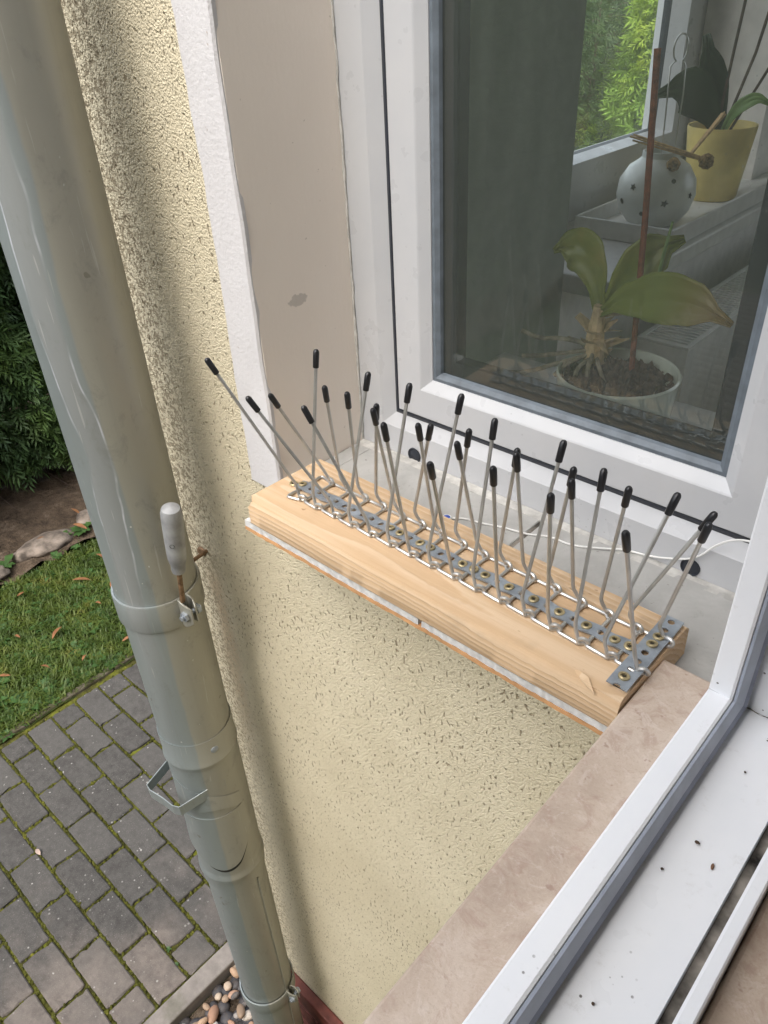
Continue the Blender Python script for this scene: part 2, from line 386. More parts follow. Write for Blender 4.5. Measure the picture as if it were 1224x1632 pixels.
def mat_pebble():
    n = NT('pebble'); rn = n.rnd()
    c = n.ramp(rn, [(0, (.05, .05, .056)), (.16, (.10, .09, .085)), (.22, (.26, .19, .135)), (.5, (.42, .28, .18)), (.68, (.36, .21, .14)), (.8, (.46, .38, .29)), (.9, (.55, .52, .48)), (1, (.25, .22, .2))])
    c = n.mix(n.rng(n.noise(45, 5, .7), .45, .7, 0, .45), c, n.mix(.5, c, (.16, .11, .07)))
    n.bump(n.noise(90, 3), .2, .003); M['pebble'] = n.base(c, .6, 0, .35)
mat_pebble()

def mat_glass():
    n = NT('window_glass')
    fr = n.n('ShaderNodeFresnel'); fr.inputs[0].default_value = 1.62
    tr = n.n('ShaderNodeBsdfTransparent'); tr.inputs[0].default_value = (.95, .97, .95, 1)
    gl = n.n('ShaderNodeBsdfGlossy'); gl.inputs['Roughness'].default_value = .004; gl.inputs[0].default_value = (.95, 1, .97, 1)
    mx = n.n('ShaderNodeMixShader'); n.l(n.math('MULTIPLY', fr.outputs[0], 1.0, True), mx.inputs[0]); n.l(tr.outputs[0], mx.inputs[1]); n.l(gl.outputs[0], mx.inputs[2])
    # dust and dried drops, plus an even base that paints sky haze
    dots = n.math('MULTIPLY', n.rng(n.vor(260), .22, .12), n.rng(n.noise(330, 1), .50, .62))
    runs = n.noise(1, 3, v=n.map(n.pos(), (70, 70, 5)))
    film = n.math('MULTIPLY', n.rng(runs, .35, .8), .016)
    d = n.math('MAXIMUM', n.math('MULTIPLY', n.math('MULTIPLY', dots, n.rng(n.noise(9, 3), .35, .65, .25, 1)), .27), n.math('ADD', film, .058))
    df = n.n('ShaderNodeBsdfDiffuse'); df.inputs[0].default_value = (.55, .62, .55, 1)
    m2 = n.n('ShaderNodeMixShader'); n.l(d, m2.inputs[0]); n.l(mx.outputs[0], m2.inputs[1]); n.l(df.outputs[0], m2.inputs[2])
    n.l(m2.outputs[0], n.out.inputs[0]); M['window_glass'] = n.m
mat_glass()

# ================================================================ geometry constants
G = -1.95                      # ground
WY, FY = .4115, .5353          # facade plane, window plane of the extension
XB = -.115                     # facade plane of the main house

# ---------------------------------------------------------------- ground
tag(MB().add([(-60,-60,G-.05),(60,-60,G-.05),(60,60,G-.05),(-60,60,G-.05)], [(0,1,2,3)]).build('ground', M['turf']), kind='structure')
# lawn, soil bed, joint sheet, pebble bed
def sheet(name, x0, x1, y0, y1, z, m, amp=0, step=.08):
    nx, ny = max(2, int((x1-x0)/step)), max(2, int((y1-y0)/step))
    X, Y = np.meshgrid(np.linspace(x0, x1, nx), np.linspace(y0, y1, ny)); Z = z + amp*(rng.random(X.shape)-.5)
    v = np.stack([X, Y, Z], -1).reshape(-1, 3); i = np.arange(nx*ny).reshape(ny, nx)
    f = np.stack([i[:-1,:-1], i[:-1,1:], i[1:,1:], i[1:,:-1]], -1).reshape(-1, 4)
    return tag(npmesh(name, v, f, m, smooth=True), kind='structure')
sheet('lawn', -3.46, -2.515, -6, 9, G-.004, M['turf'], .02)
sheet('soil_bed', -6.5, -3.46, -8, 13, G+.01, M['soil'], .05)
pave = sheet('pavement', -2.53, -1.237, -6, 9, G-.010, M['joint_soil'], .003)
bed = sheet('pebble_bed', -1.17, -.80, -6, 2.9, G-.045, M['soil'], .01)

# pavers laid in running bond
def worn(w, d, seed):
    rd = random.Random(seed); bm = bmesh.new(); bmesh.ops.create_cube(bm, size=1)
    for v_ in bm.verts: v_.co = Vector((v_.co.x*w, v_.co.y*d, -.03 + v_.co.z*.06))
    top = [e for e in bm.edges if min(v_.co.z for v_ in e.verts) > -.01]
    bmesh.ops.subdivide_edges(bm, edges=top, cuts=5, use_grid_fill=True)
    for v_ in bm.verts:
        if v_.co.z > -.01 and (abs(abs(v_.co.x)-w/2) < 1e-4 or abs(abs(v_.co.y)-d/2) < 1e-4):
            k = 1 - abs(rd.gauss(0, .012)) - (.035 if rd.random() < .07 else 0); v_.co.x *= k if abs(abs(v_.co.x)-w/2) < 1e-4 else 1; v_.co.y *= k if abs(abs(v_.co.y)-d/2) < 1e-4 else 1
            v_.co.z -= abs(rd.gauss(0, .0012))
    bmesh.ops.bevel(bm, geom=[e for e in bm.edges if len(e.link_faces) == 2 and e.calc_face_angle(0) > .6 and max(v_.co.z for v_ in e.verts) > -.02], offset=.0035, segments=1, affect='EDGES')
    me = bpy.data.meshes.new('paver'); bm.to_mesh(me); bm.free(); me.materials.append(M['paver']); return me
pm_f = [worn(.2005, .0985, 40+k) for k in range(7)]; pm_h = [worn(.0965, .0985, 60+k) for k in range(4)]
pm_full, pm_half = 'full', 'half'
PX, PY = .2095, .1068
moss_seg = []
far_v, far_f = [], []
rows = range(-56, 82)
for r in rows:
    y = .171 + r*PY; off = 0 if r % 2 else 1
    cells = []
    x = -1.2415
    if off: cells.append((x - .048, pm_half)); x -= .1045
    while x - .2 > -2.52: cells.append((x - .1, pm_full)); x -= PX
    if x - .09 > -2.52: cells.append((x - .048, pm_half)); 
    near = -.75 < y < 2.2
    for (cx, me) in cells:
        j = lambda s: random.uniform(-s, s)
        if near:
            o = bpy.data.objects.new('paver', random.choice(pm_f if me == 'full' else pm_h)); COL.objects.link(o); o.parent = pave
            o.location = (cx + j(.0015), y + j(.0015), G + j(.0025)); o.rotation_euler = (j(.010), j(.010), j(.014) + (math.pi if random.random() < .5 else 0))
        else:
            w = .2 if me == 'full' else .096
            q = len(far_v); hx, hy = w/2, .049
            far_v += [(cx-hx,y-hy,G-.02),(cx+hx,y-hy,G-.02),(cx+hx,y+hy,G-.02),(cx-hx,y+hy,G-.02),(cx-hx+.004,y-hy+.004,G),(cx+hx-.004,y-hy+.004,G),(cx+hx-.004,y+hy-.004,G),(cx-hx+.004,y+hy-.004,G)]
            far_f += [(q+4,q+5,q+6,q+7),(q,q+1,q+5,q+4),(q+1,q+2,q+6,q+5),(q+2,q+3,q+7,q+6),(q+3,q,q+4,q+7)]
        if near: moss_seg.append((cx, y, me == 'full'))
o = npmesh('paver_field', np.array(far_v), np.array(far_f), M['paver'], pave); o['kind'] = 'stuff'

# moss cushions along the joints
def blob_template(n=7):
    v = [(0,0,1)] + [(math.cos(2*math.pi*k/n)*.75, math.sin(2*math.pi*k/n)*.75, .62) for k in range(n)] + [(math.cos(2*math.pi*k/n), math.sin(2*math.pi*k/n), -.2) for k in range(n)]
    f = [(0, 1+k, 1+(k+1) % n, 1+(k+1) % n) for k in range(n)] + [(1+k, 1+n+k, 1+n+(k+1) % n, 1+(k+1) % n) for k in range(n)]
    return np.array(v), np.array(f)
bv, bf = blob_template()
def scatter(tv, tf, P, Rz, sc):
    n = len(P); c, s = np.cos(Rz), np.sin(Rz)
    V = tv[None] * sc[:, None, :]
    X = V[...,0]*c[:,None] - V[...,1]*s[:,None] + P[:,0,None]; Y = V[...,0]*s[:,None] + V[...,1]*c[:,None] + P[:,1,None]; Z = V[...,2] + P[:,2,None]
    v = np.stack([X, Y, Z], -1).reshape(-1, 3)
    f = (tf[None] + (np.arange(n)*len(tv))[:, None, None]).reshape(-1, tf.shape[1]); return v, f
mp = []
for (cx, cy, full) in moss_seg:
    w = .105 if full else .052
    # less moss on the trodden side
    dens = np.clip((-1.25 - cx) / .75 + .25 + .5*(math.sin(cx*5.1+cy*3.3) + math.sin(cy*7.7)), .08, 1.5)
    for _ in range(int(75*dens*(1 if full else .6))):
        side = random.random()
        if side < .68: mp.append((cx + random.uniform(-w, w), cy + (.0534 if random.random() < .5 else -.0534) + random.gauss(0, .0024)))
        else: mp.append((cx + (w if random.random() < .5 else -w) + random.gauss(0, .0024), cy + random.uniform(-.052, .052)))
mp = np.array(mp); n = len(mp)
P = np.column_stack([mp, np.full(n, G-.009) + rng.uniform(-.002, .003, n)])
s = rng.uniform(.0022, .0062, n); sc = np.column_stack([s*rng.uniform(.8, 1.9, n), s, rng.uniform(.003, .0095, n)])
ang = np.where(rng.random(n) < .7, rng.normal(0, .3, n), rng.uniform(0, 3.1, n))
v, f = scatter(bv, bf, P, ang, sc)
f = np.concatenate([f[:, [0,1,2]], f[(f[:,2] != f[:,3])][:, [0,2,3]]])
o = npmesh('joint_moss', v, f, M['moss'], pave, True); o['kind'] = 'stuff'

# kerb stones on both sides of the pavement
for nm, x0, x1, lab in (('kerb', -1.2335, -1.174, 'slim grey concrete kerb between the pavers and the pebble strip'), ('lawn_edging', -2.556, -2.524, 'low mossy concrete edging between the lawn and the pavers')):
    root = thing(nm, lab, 'kerb')
    for k in range(12):
        y0 = -4.0 + k*1.0 + .86
        zt = G + .004
        MB().box((x0, y0+.003, G-.15), (x1, y0+.997, zt + random.uniform(-.002, .002))).build('kerb_stone', M['kerb_concrete'] if nm == 'kerb' else M['mossy_concrete'], root, bevel=.005)

# pebbles: some hundreds lie loose in the strip along the house
peb = []
for k in range(6):
    b = MB(); bm = bmesh.new(); bmesh.ops.create_icosphere(bm, subdivisions=2, radius=1)
    ph = [random.uniform(0, 6) for _ in range(6)]
    for q in bm.verts:
        c = q.co; q.co = c * (1 + .10*math.sin(2.1*c.x+ph[0]) + .09*math.sin(2.7*c.y+ph[1]) + .08*math.sin(3.*c.z+ph[2]))
    me = bpy.data.meshes.new('pebble'); bm.to_mesh(me); bm.free(); me.materials.append(M['pebble']); me.shade_smooth(); peb.append(me)
pts = []; tries = 0
while len(pts) < 295 and tries < 60000:
    tries += 1
    rad = random.choice((.009, .011, .013, .015, .018)); x, y = random.uniform(-1.16, -.88), random.uniform(-.35, .62)
    lay = 0 if len(pts) < 200 else 1
    if all((x-a)**2 + (y-b)**2 > (.80*(rad+c))**2 for a, b, c, l in pts if l == lay): pts.append((x, y, rad, lay))
for x, y, rad, lay in pts:
    o = bpy.data.objects.new('pebble', random.choice(peb)); COL.objects.link(o); o.parent = bed
    o.scale = (rad*random.uniform(1.05, 1.6), rad, rad*random.uniform(.6, .85)); o.rotation_euler = (random.uniform(-.4, .4), random.uniform(-.4, .4), random.uniform(0, 6.28))
    o.location = (x, y, G - .032 + lay*.016 + rad*.4)
tm = peb[0]; tv = np.array([v.co for v in tm.vertices]); tf = np.array([p.vertices for p in tm.polygons])
n = 1500; P = np.column_stack([rng.uniform(-1.16, -.84, n), np.where(rng.random(n) < .65, rng.uniform(-4, -.36, n), rng.uniform(.63, 2.8, n)), rng.uniform(G-.035, G-.015, n)])
P = np.concatenate([P, np.column_stack([rng.uniform(-1.165, -.84, 520), rng.uniform(-.36, .63, 520), np.full(520, G-.042)])]); n = len(P)
s = rng.uniform(.011, .021, n); v, f = scatter(tv, tf, P, rng.uniform(0, 6.3, n), np.column_stack([s*1.3, s, s*.7]))
o = npmesh('pebble_fill', v, f, M['pebble'], bed, True); o['kind'] = 'stuff'

# ---------------------------------------------------------------- grass and weeds
def blades(n, x0, x1, y0, y1, hmin, hmax, w, z=G):
    P = np.column_stack([rng.uniform(x0, x1, n), rng.uniform(y0, y1, n), np.full(n, z-.004)])
    a = rng.uniform(0, 2*np.pi, n); h = rng.uniform(hmin, hmax, n); le = rng.uniform(.3, 1.5, n)*h; ww = w*rng.uniform(.6, 1.4, n)
    dx, dy = np.cos(a), np.sin(a)
    side = np.column_stack([-dy, dx, np.zeros(n)])*ww[:,None]/2; d = np.column_stack([dx, dy, np.zeros(n)])
    up = np.array([0,0,1.])
    p1 = P + d*(le*.35)[:,None] + up*(h*.62)[:,None]; p2 = P + d*le[:,None] + up*(h*rng.uniform(.55, 1, n))[:,None]
    V = np.stack([P-side, P+side, p1+side*.8, p1-side*.8, p2], 1).reshape(-1, 3); i = np.arange(n)*5
    F = np.concatenate([np.column_stack([i, i+1, i+2]), np.column_stack([i, i+2, i+3]), np.column_stack([i+3, i+2, i+4])]); return V, F
def rosettes(n, x0, x1, y0, y1, L, z=G):
    V, F = [], []; q = 0
    for _ in range(n):
        x, y = random.uniform(x0, x1), random.uniform(y0, y1); k = random.randint(6, 11); sc = L*random.uniform(.45, 1.25); nar = random.uniform(.16, .34)
        for i in range(k):
            a = 2*math.pi*i/k + random.uniform(-.3, .3); l = sc*random.uniform(.6, 1.1); el = random.uniform(.15, .75)
            d = Vector((math.cos(a), math.sin(a), 0)); s_ = Vector((-d.y, d.x, 0))*l*nar
            b = Vector((x, y, z)); m1 = b + d*l*.55 + Vector((0,0,l*el*.6)); t = b + d*l + Vector((0,0,l*el*.5))
            V += [b - s_*.2, b + s_*.2, m1 + s_, m1 - s_, t, m1 - Vector((0,0,l*.05))]
            F += [(q, q+1, q+5), (q+1, q+2, q+5), (q, q+5, q+3), (q+5, q+2, q+4), (q+3, q+5, q+4)]; q += 6
    return np.array([tuple(p) for p in V]), np.array(F)
va, fa = blades(42000, -3.45, -2.53, .0, 2.3, .012, .042, .0042)
vb, fb = blades(30000, -3.45, -2.53, -4, 8, .014, .05, .007)
o = npmesh('grass', np.concatenate([va, vb]), np.concatenate([fa, fb+len(va)]), M['grass']); tag(o, 'short mossy grass of the lawn strip beyond the pavers', 'grass', kind='stuff')
va, fa = rosettes(520, -3.44, -2.54, .1, 2.2, .045); vb, fb = rosettes(60, -2.60, -2.52, -.2, 1.8, .03); vc, fc = rosettes(26, -3.6, -3.42, .3, 2.4, .07, G+.02)
vv = np.concatenate([va, vb, vc]); ff = np.concatenate([fa, fb+len(va), fc+len(va)+len(vb)])
# a few seedlings in the paving joints
o = npmesh('lawn_weeds', vv, ff, M['weed']); tag(o, 'small green leafy weeds growing through the lawn', 'weeds', kind='stuff')
for k, (x, y) in enumerate(((-1.925, -.04), (-1.30, .326), (-1.352, .335))):
    v, f = rosettes(2, x-.004, x+.004, y-.003, y+.003, .012, G-.004)
    tag(npmesh('seedling', v, f, M['weed']), ('tiny green seedling in a paver joint near the left picture edge', 'tiny green seedling in the joint nearest the grey kerb', 'tiny green seedling in a joint one paver from the kerb')[k], 'seedling', 'seedlings in the paving joints')
# fallen leaves
def leaf_mesh(L, W, curl):
    V, F = [], []
    N = 6
    for i in range(N+1):
        t = i/N; w = W*math.sin(math.pi*min(1, t*.96+.03))**.8; z = curl*L*math.sin(math.pi*t)
        V += [(t*L-L/2, -w/2, z + curl*w*.8), (t*L-L/2, 0, z), (t*L-L/2, w/2, z + curl*w*.8)]
    for i in range(N):
        for k in range(2): F.append((i*3+k, i*3+k+1, (i+1)*3+k+1, (i+1)*3+k))
    return V, F
lv = [(-3.16, 1.07, 1.0, .105), (-3.26, 1.23, .3, .07), (-3.02, 1.15, 2.5, .06), (-2.94, 1.03, .2, .055), (-2.9, .80, 1.9, .085), (-2.74, .66, .6, .05), (-2.66, .80, 2.2, .045), (-3.02, .67, .2, .05), (-2.62, .99, 1.4, .06), (-2.83, .52, .8, .06), (-3.3, .82, 1.9, .05), (-3.56, 1.29, .5, .1), (-3.62, 1.11, 1.5, .09), (-3.72, 1.35, .2, .08), (-2.9, 1.25, 1.2, .07)]
for i, (x, y, a, L) in enumerate(lv):
    V, F = leaf_mesh(L*.85, L*.24, random.uniform(.05, .16)); o = MB().add(V, F).build('fallen_leaf', M['dry_leaf'], None, True)
    o.location = (x, y, G + .028 + (.02 if x < -3.45 else 0)); o.rotation_euler = (random.uniform(-.3, .3), random.uniform(-.3, .3), a)
    tag(o, ('largest orange-brown leaf on the lawn, beside the border stones', 'orange-brown leaf at the lawn edge behind the largest leaf', 'short orange leaf just right of the largest leaf on the lawn', 'small brown leaf in the middle of the lawn between larger ones', 'long upright brown leaf in the middle of the lawn', 'small leaf on the lawn about halfway to the paving', 'small dark leaf on the lawn close to the zinc pipe clamp', 'small brown leaf on the left part of the lawn', 'fallen leaf on the lawn nearest the zinc pipe', 'fallen leaf on the lawn nearest the left end of the edging', 'fallen leaf at the far left of the lawn near the stones', 'larger brown leaf on the soil behind the border stones', 'brown leaf on the soil at the foot of the hedge, left', 'brown leaf on the soil at the foot of the hedge, next to the pipe', 'small leaf on the lawn close to the pipe and the stones')[i], 'leaf', 'fallen leaves under the hedge' if x < -3.45 else 'fallen leaves on the lawn')
plain('pale_leaf', (.36, .27, .22), .8, 0, .15)
o = MB().add(*leaf_mesh(.032, .014, .1)).build('fallen_leaf', M['pale_leaf'], None, True); o.location = (-1.958, .225, G+.006)
tag(o, 'small pale pinkish leaf lying on a paver joint', 'leaf')

# border stones between lawn and hedge
def rock(name, c, r, seed, m):
    rd = random.Random(seed); bm = bmesh.new(); bmesh.ops.create_icosphere(bm, subdivisions=3, radius=1)
    ph = [rd.uniform(0, 6) for _ in range(9)]
    for q in bm.verts:
        p = q.co.copy(); k = 1 + .16*math.sin(2.3*p.x+ph[0])*math.sin(2.1*p.y+ph[1]) + .12*math.sin(3.7*p.z+ph[2]+2*p.x) + .06*math.sin(7*p.x+ph[3])*math.sin(6*p.y+ph[4]) + .04*math.sin(11*p.y+ph[5]+5*p.z)
        q.co = Vector((p.x*r[0], p.y*r[1], p.z*r[2]))*k
    me = bpy.data.meshes.new(name); bm.to_mesh(me); bm.free(); me.materials.append(m); me.shade_smooth()
    o = bpy.data.objects.new(name, me); COL.objects.link(o); o.location = c; o.rotation_euler = (0, 0, rd.uniform(-.3, .3)); return o
rl = ['long flat border stone at the far left of the lawn edge', 'flat mossy border stone behind the largest brown leaf', 'rounded border stone nearest the zinc pipe', 'low border stone under the hedge beside the lawn', 'small border stone half buried at the lawn edge']
for i, (x, y, rx, ry) in enumerate(((-3.60, .62, .10, .28), (-3.60, 1.10, .09, .17), (-3.62, 1.47, .11, .15), (-3.62, 1.95, .1, .2), (-3.58, .12, .09, .2))):
    tag(rock('border_stone', (x, y, G+.015), (rx, ry, .042), 20+i, M['rock']), rl[i], 'stone', 'stones along the lawn edge')

# ---------------------------------------------------------------- hedge and conifers
def sprays(P, D, L, W, k=5):
    """flat scale-leaf sprays: stem direction D, several leaflets each"""
    n = len(P); V, F = [], []
    up = rng.normal(0, 1, (n, 3)); S_ = np.cross(D, up); S_ /= np.linalg.norm(S_, axis=1)[:, None] + 1e-9
    for j in range(k):
        t = (j+.3)/k; sg = 1 if j % 2 else -1
        b = P + D*(L*t*.75)[:, None]; tip = b + D*(L*.36)[:, None] + S_*(sg*L*W*(1.05-t*.6))[:, None] + np.array([0,0,-1.])*(L*.06)[:, None]
        mid = (b+tip)/2; nn = np.cross(tip-b, up); nn /= np.linalg.norm(nn, axis=1)[:, None] + 1e-9
        ww = (L*.05)[:, None]
        V.append(np.stack([b, mid+nn*ww, tip, mid-nn*ww], 1))
    V = np.concatenate(V, 1).reshape(-1, 3); i = np.arange(n*k)*4
    return V, np.column_stack([i, i+1, i+2, i+3])
def hedge(name, x0, x1, y0, y1, z0, z1, n, L, mat_, label, cat='hedge', face='+x', focus=None):
    root = thing(name, label, cat)
    # trunks and inner twigs
    tr = MB(); step = .55
    along = (y0, y1) if face == '+x' else (x0, x1)
    t = along[0] + .2
    while t < along[1]:
        cx, cy = ((x0+x1)/2 + random.uniform(-.1, .1), t) if face == '+x' else (t, (y0+y1)/2)
        MB().tube([(cx, cy, z0-.1), (cx+random.uniform(-.05,.05), cy+random.uniform(-.05,.05), (z0+z1)/2), (cx, cy, z1-.3)], [.045, .035, .01], 7).build('trunk', M['bark'], root, True)
        t += step*random.uniform(.8, 1.3)
    def pts(n, ya, yb):
        dpt = rng.beta(1.1, 2.6, n)            # mostly near the face
        z = z0 + .16 + (z1-z0-.16)*rng.random(n)
        yy = rng.uniform(ya, yb, n) if face == '+x' else rng.uniform(x0, x1, n)
        lump = .16*np.sin(yy*3.1+1.3*np.sin(z*2.7)) + .10*np.sin(z*5.3+yy*1.9) + .06*np.sin(yy*11+z*7)
        if face == '+x': return np.column_stack([x1 + lump - dpt*.55*(x1-x0), yy, z])
        return np.column_stack([yy, y1 + lump - dpt*.55*(y1-y0), z])
    A = pts(n, y0, y1)
    if focus: A = np.concatenate([A, pts(focus[2], focus[0], focus[1])])
    m = len(A); D = rng.normal(0, .55, (m, 3)); D[:, 0 if face == '+x' else 1] += .8; D[:, 2] += -.25; D /= np.linalg.norm(D, axis=1)[:, None]
    v, f = sprays(A, D, L*rng.uniform(.6, 1.4, m), .42, 6)
    npmesh('foliage', v, f, mat_, root)
    # shaded inner twig mass
    tw = MB()
    for _ in range(int(60*(along[1]-along[0]))):
        t = random.uniform(*along); z = random.uniform(z0+.05, z1-.2)
        if face == '+x': a = Vector((x0+.45*(x1-x0), t, z-.05)); b = Vector((x1-.1, t+random.uniform(-.25, .25), z+random.uniform(-.1, .15)))
        else: a = Vector((t, y0+.45*(y1-y0), z-.05)); b = Vector((t+random.uniform(-.25, .25), y1-.1, z+random.uniform(-.1, .15)))
        tw.tube([a, (a+b)/2+Vector((0,0,.03)), b], [.009, .006, .002], 4)
    tw.build('branches', M['bark'], root)
    core = MB()
    if face == '+x': core.box((x0+.1, y0, z0+.3), (x0+.42*(x1-x0), y1, z1-.15))
    else: core.box((x0, y0+.1, z0+.3), (x1, y0+.42*(y1-y0), z1-.15))
    core.build('inner_foliage', M['thuja'], root)
    return root
hedge('thuja_hedge', -5.3, -3.95, -9, 13.5, G, .55, 34000, .10, M['thuja'], 'dense dark green conifer hedge behind the lawn, left of the zinc pipe', focus=(.2, 2.6, 30000))
hedge('cypress_hedge', -9, 14, -10.5, -9, G, 3.2, 16000, .3, M['thuja'], 'dark green garden hedge mirrored in the window pane', face='y')
def conifer(name, c, r, z1, n, L, m, label):
    root = thing(name, label, 'tree')
    MB().tube([(c[0], c[1], G-.1), (c[0]+.03, c[1], G+1), (c[0], c[1], z1-.3)], [.06, .05, .01], 8).build('trunk', M['bark'], root, True)
    z = G + .15 + (z1-G-.15)*rng.random(n)**.9; t = (z-G)/(z1-G); rr = r*np.clip(1.15*(1-t**2.2)+.05, 0, 1)*(1 - .5*rng.beta(1, 3, n)); a = rng.uniform(0, 2*np.pi, n)
    rr *= 1 + .18*np.sin(a*5+z*4) + .1*np.sin(z*9+a*3)
    P = np.column_stack([c[0]+rr*np.cos(a), c[1]+rr*np.sin(a), z]); D = np.column_stack([np.cos(a), np.sin(a), -.1+rng.normal(0, .4, n)]) + rng.normal(0, .35, (n, 3)); D /= np.linalg.norm(D, axis=1)[:, None]
    v, f = sprays(P, D, L*rng.uniform(.6, 1.4, n), .45, 6); npmesh('crown', v, f, m, root); return root
conifer('conifer', (-3.30, 7.45), .66, .9, 9000, .13, M['light_conifer'], 'bright yellow-green conifer seen through the far window beside the dark hedge')

# ================================================================ house
house = thing('house', 'cream stucco house wall with white framed windows and a red plinth', 'house')
def wallgrid(us, vs, hole, to3):
    b = MB()
    for i in range(len(us)-1):
        for j in range(len(vs)-1):
            if (i, j) in hole: continue
            b.add([to3(us[i], vs[j]), to3(us[i+1], vs[j]), to3(us[i+1], vs[j+1]), to3(us[i], vs[j+1])], [(0,1,2,3)])
    return b
ZT = 1.40; ZO = 1.30
# extension front wall (faces -y): outer skin and opening sides as closed boxes
w = MB()
w.box((-.825, WY, G-.1), (-.5535, .70, ZT)); w.box((-.5535, WY, G-.1), (XB+.002, .70, -.012)); w.box((-.5535, WY, ZO), (XB+.002, .70, ZT))
w.build('wall', M['stucco'], house)
# corner post between the two windows
MB().box((-.047, .4385, -.012), (.22, .70, ZO)).build('corner_post', M['beige_paint'], house)
# main house wall (faces -x) around the open window
w = MB(); w.box((XB, -6, G-.1), (.22, .4385, -.012)); w.box((XB, -6, -.012), (.22, -.92, ZO)); w.box((XB, -6, ZO), (.22, .4385, ZT)); w.box((XB+.002, .4385, G-.1), (.22, 3.1, -.014))
w.build('wall', M['stucco'], house)
# extension side wall (faces -x) with window opening y 1.02..1.74, z .07..1.3
CY0, CY1, CZ0 = 1.02, 1.735, .05
w = MB(); w.box((-.825, .70, G-.1), (-.60, CY0, ZT)); w.box((-.825, CY1, G-.1), (-.60, 3.1, ZT)); w.box((-.825, CY0, G-.1), (-.60, CY1, CZ0)); w.box((-.825, CY0, ZO), (-.60, CY1, ZT))
w.build('side_wall', M['stucco'], house)
# inner skins of the room
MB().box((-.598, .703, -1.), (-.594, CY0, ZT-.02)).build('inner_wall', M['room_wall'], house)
MB().box((-.598, CY1, -1.), (-.594, 3.0, ZT-.02)).build('inner_wall', M['room_far'], house)
MB().box((-.598, CY0, -1.), (-.594, CY1, CZ0-.001)).build('inner_wall', M['room_far'], house)
w = MB(); w.box((-.59, 2.72, -1.), (.15, 2.80, ZT)); w.box((.15, 2.72, -1.), (2.6, 2.80, -.5)); w.box((2.3, 2.72, -.5), (2.6, 2.80, ZT)); w.box((.15, 2.72, 1.3), (2.3, 2.80, ZT)); w.build('far_wall', M['room_far'], house)
MB().box((2.5, -6, -1.), (2.6, 2.8, ZT)).build('far_wall', M['room_far'], house)
MB().box((-.60, .5, -1.08), (2.6, 2.8, -1.0)).build('room_floor', M['room_floor'], house)
MB().box((.22, -6, -1.08), (2.6, .5, -1.002)).build('room_floor', M['room_floor'], house)
MB().box((-.90, WY-.06, ZT), (2.7, 3.2, ZT+.05)).build('roof', M['roof_tile'], house)
MB().box((XB-.02, -6.2, ZT+.003), (2.7, WY-.063, ZT+.055)).build('roof', M['roof_tile'], house)
MB().box((-.59, .71, 1.36), (2.49, 2.71, 1.39)).build('room_ceiling', M['ceiling_white'], house)
MB().box((.222, -6, 1.36), (2.49, .70, 1.392)).build('room_ceiling', M['ceiling_white'], house)

# window surround: white plaster border with an uneven edge, beige reveal
nz = 90; V, F = [], []
wob = 0
for i in range(nz+1):
    z = -.006 + (ZO+.05)*i/nz; wob = .8*wob + random.gauss(0, .0007); wr = .0006*math.sin(z*31) + .0005*math.sin(z*77)
    V += [(-.598 + wob, WY-.0004, z), (-.5965 + wob, WY-.003, z), (-.5520 + wr, WY-.0032, z), (-.5500 + wr, WY-.001, z), (-.5504 + wr, WY+.003, z)]
for i in range(nz):
    for k in range(4): F.append((i*5+k, i*5+k+1, (i+1)*5+k+1, (i+1)*5+k))
MB().add(V, F).build('white_border', M['white_plaster'], house, True)
MB().box((-.5534, WY+.0005, -.006), (-.5502, FY+.02, ZO)).build('reveal', M['beige_paint'], house)
MB().box((-.5502, WY+.010, ZO-.004), (-.05, FY+.02, ZO-.0005)).build('reveal', M['beige_paint'], house)
# hairline sealant bead between reveal and frame
pts = [(-.5500 + random.gauss(0, .0003), FY-.0012 + random.gauss(0, .0003), .0 + .012*i) for i in range(100)]
MB().tube(pts, [.0011 + abs(random.gauss(0, .0006)) for _ in pts], 5).build('sealant_bead', M['mortar'], house, True)

# plinth of clinker tiles
pl = MB().box((-.82, WY-.008, G-.1), (XB, WY-.0005, -1.365)).build('plinth', M['clinker_joint'], house)
tm_ = MB().box((-.115, -.010, -.0335), (.115, 0, .0335)).build('tile', M['red_clinker'], None, bevel=.003); tme = tm_.data; bpy.data.objects.remove(tm_)
for r in range(8):
    for k in range(4):
        x = -.82 + .118 + k*.242 - (.121 if r % 2 else 0)
        if x - .115 < -.84: x += .02
        if x + .115 > XB: continue
        o = bpy.data.objects.new('tile', tme); COL.objects.link(o); o.parent = pl; o.location = (x, WY-.0085, -1.365 - .0345 - r*.0775)
MB().box((-.825, WY-.022, -1.364), (XB, WY-.0005, -1.352)).build('plinth_trim', M['red_clinker'], house, bevel=.003)

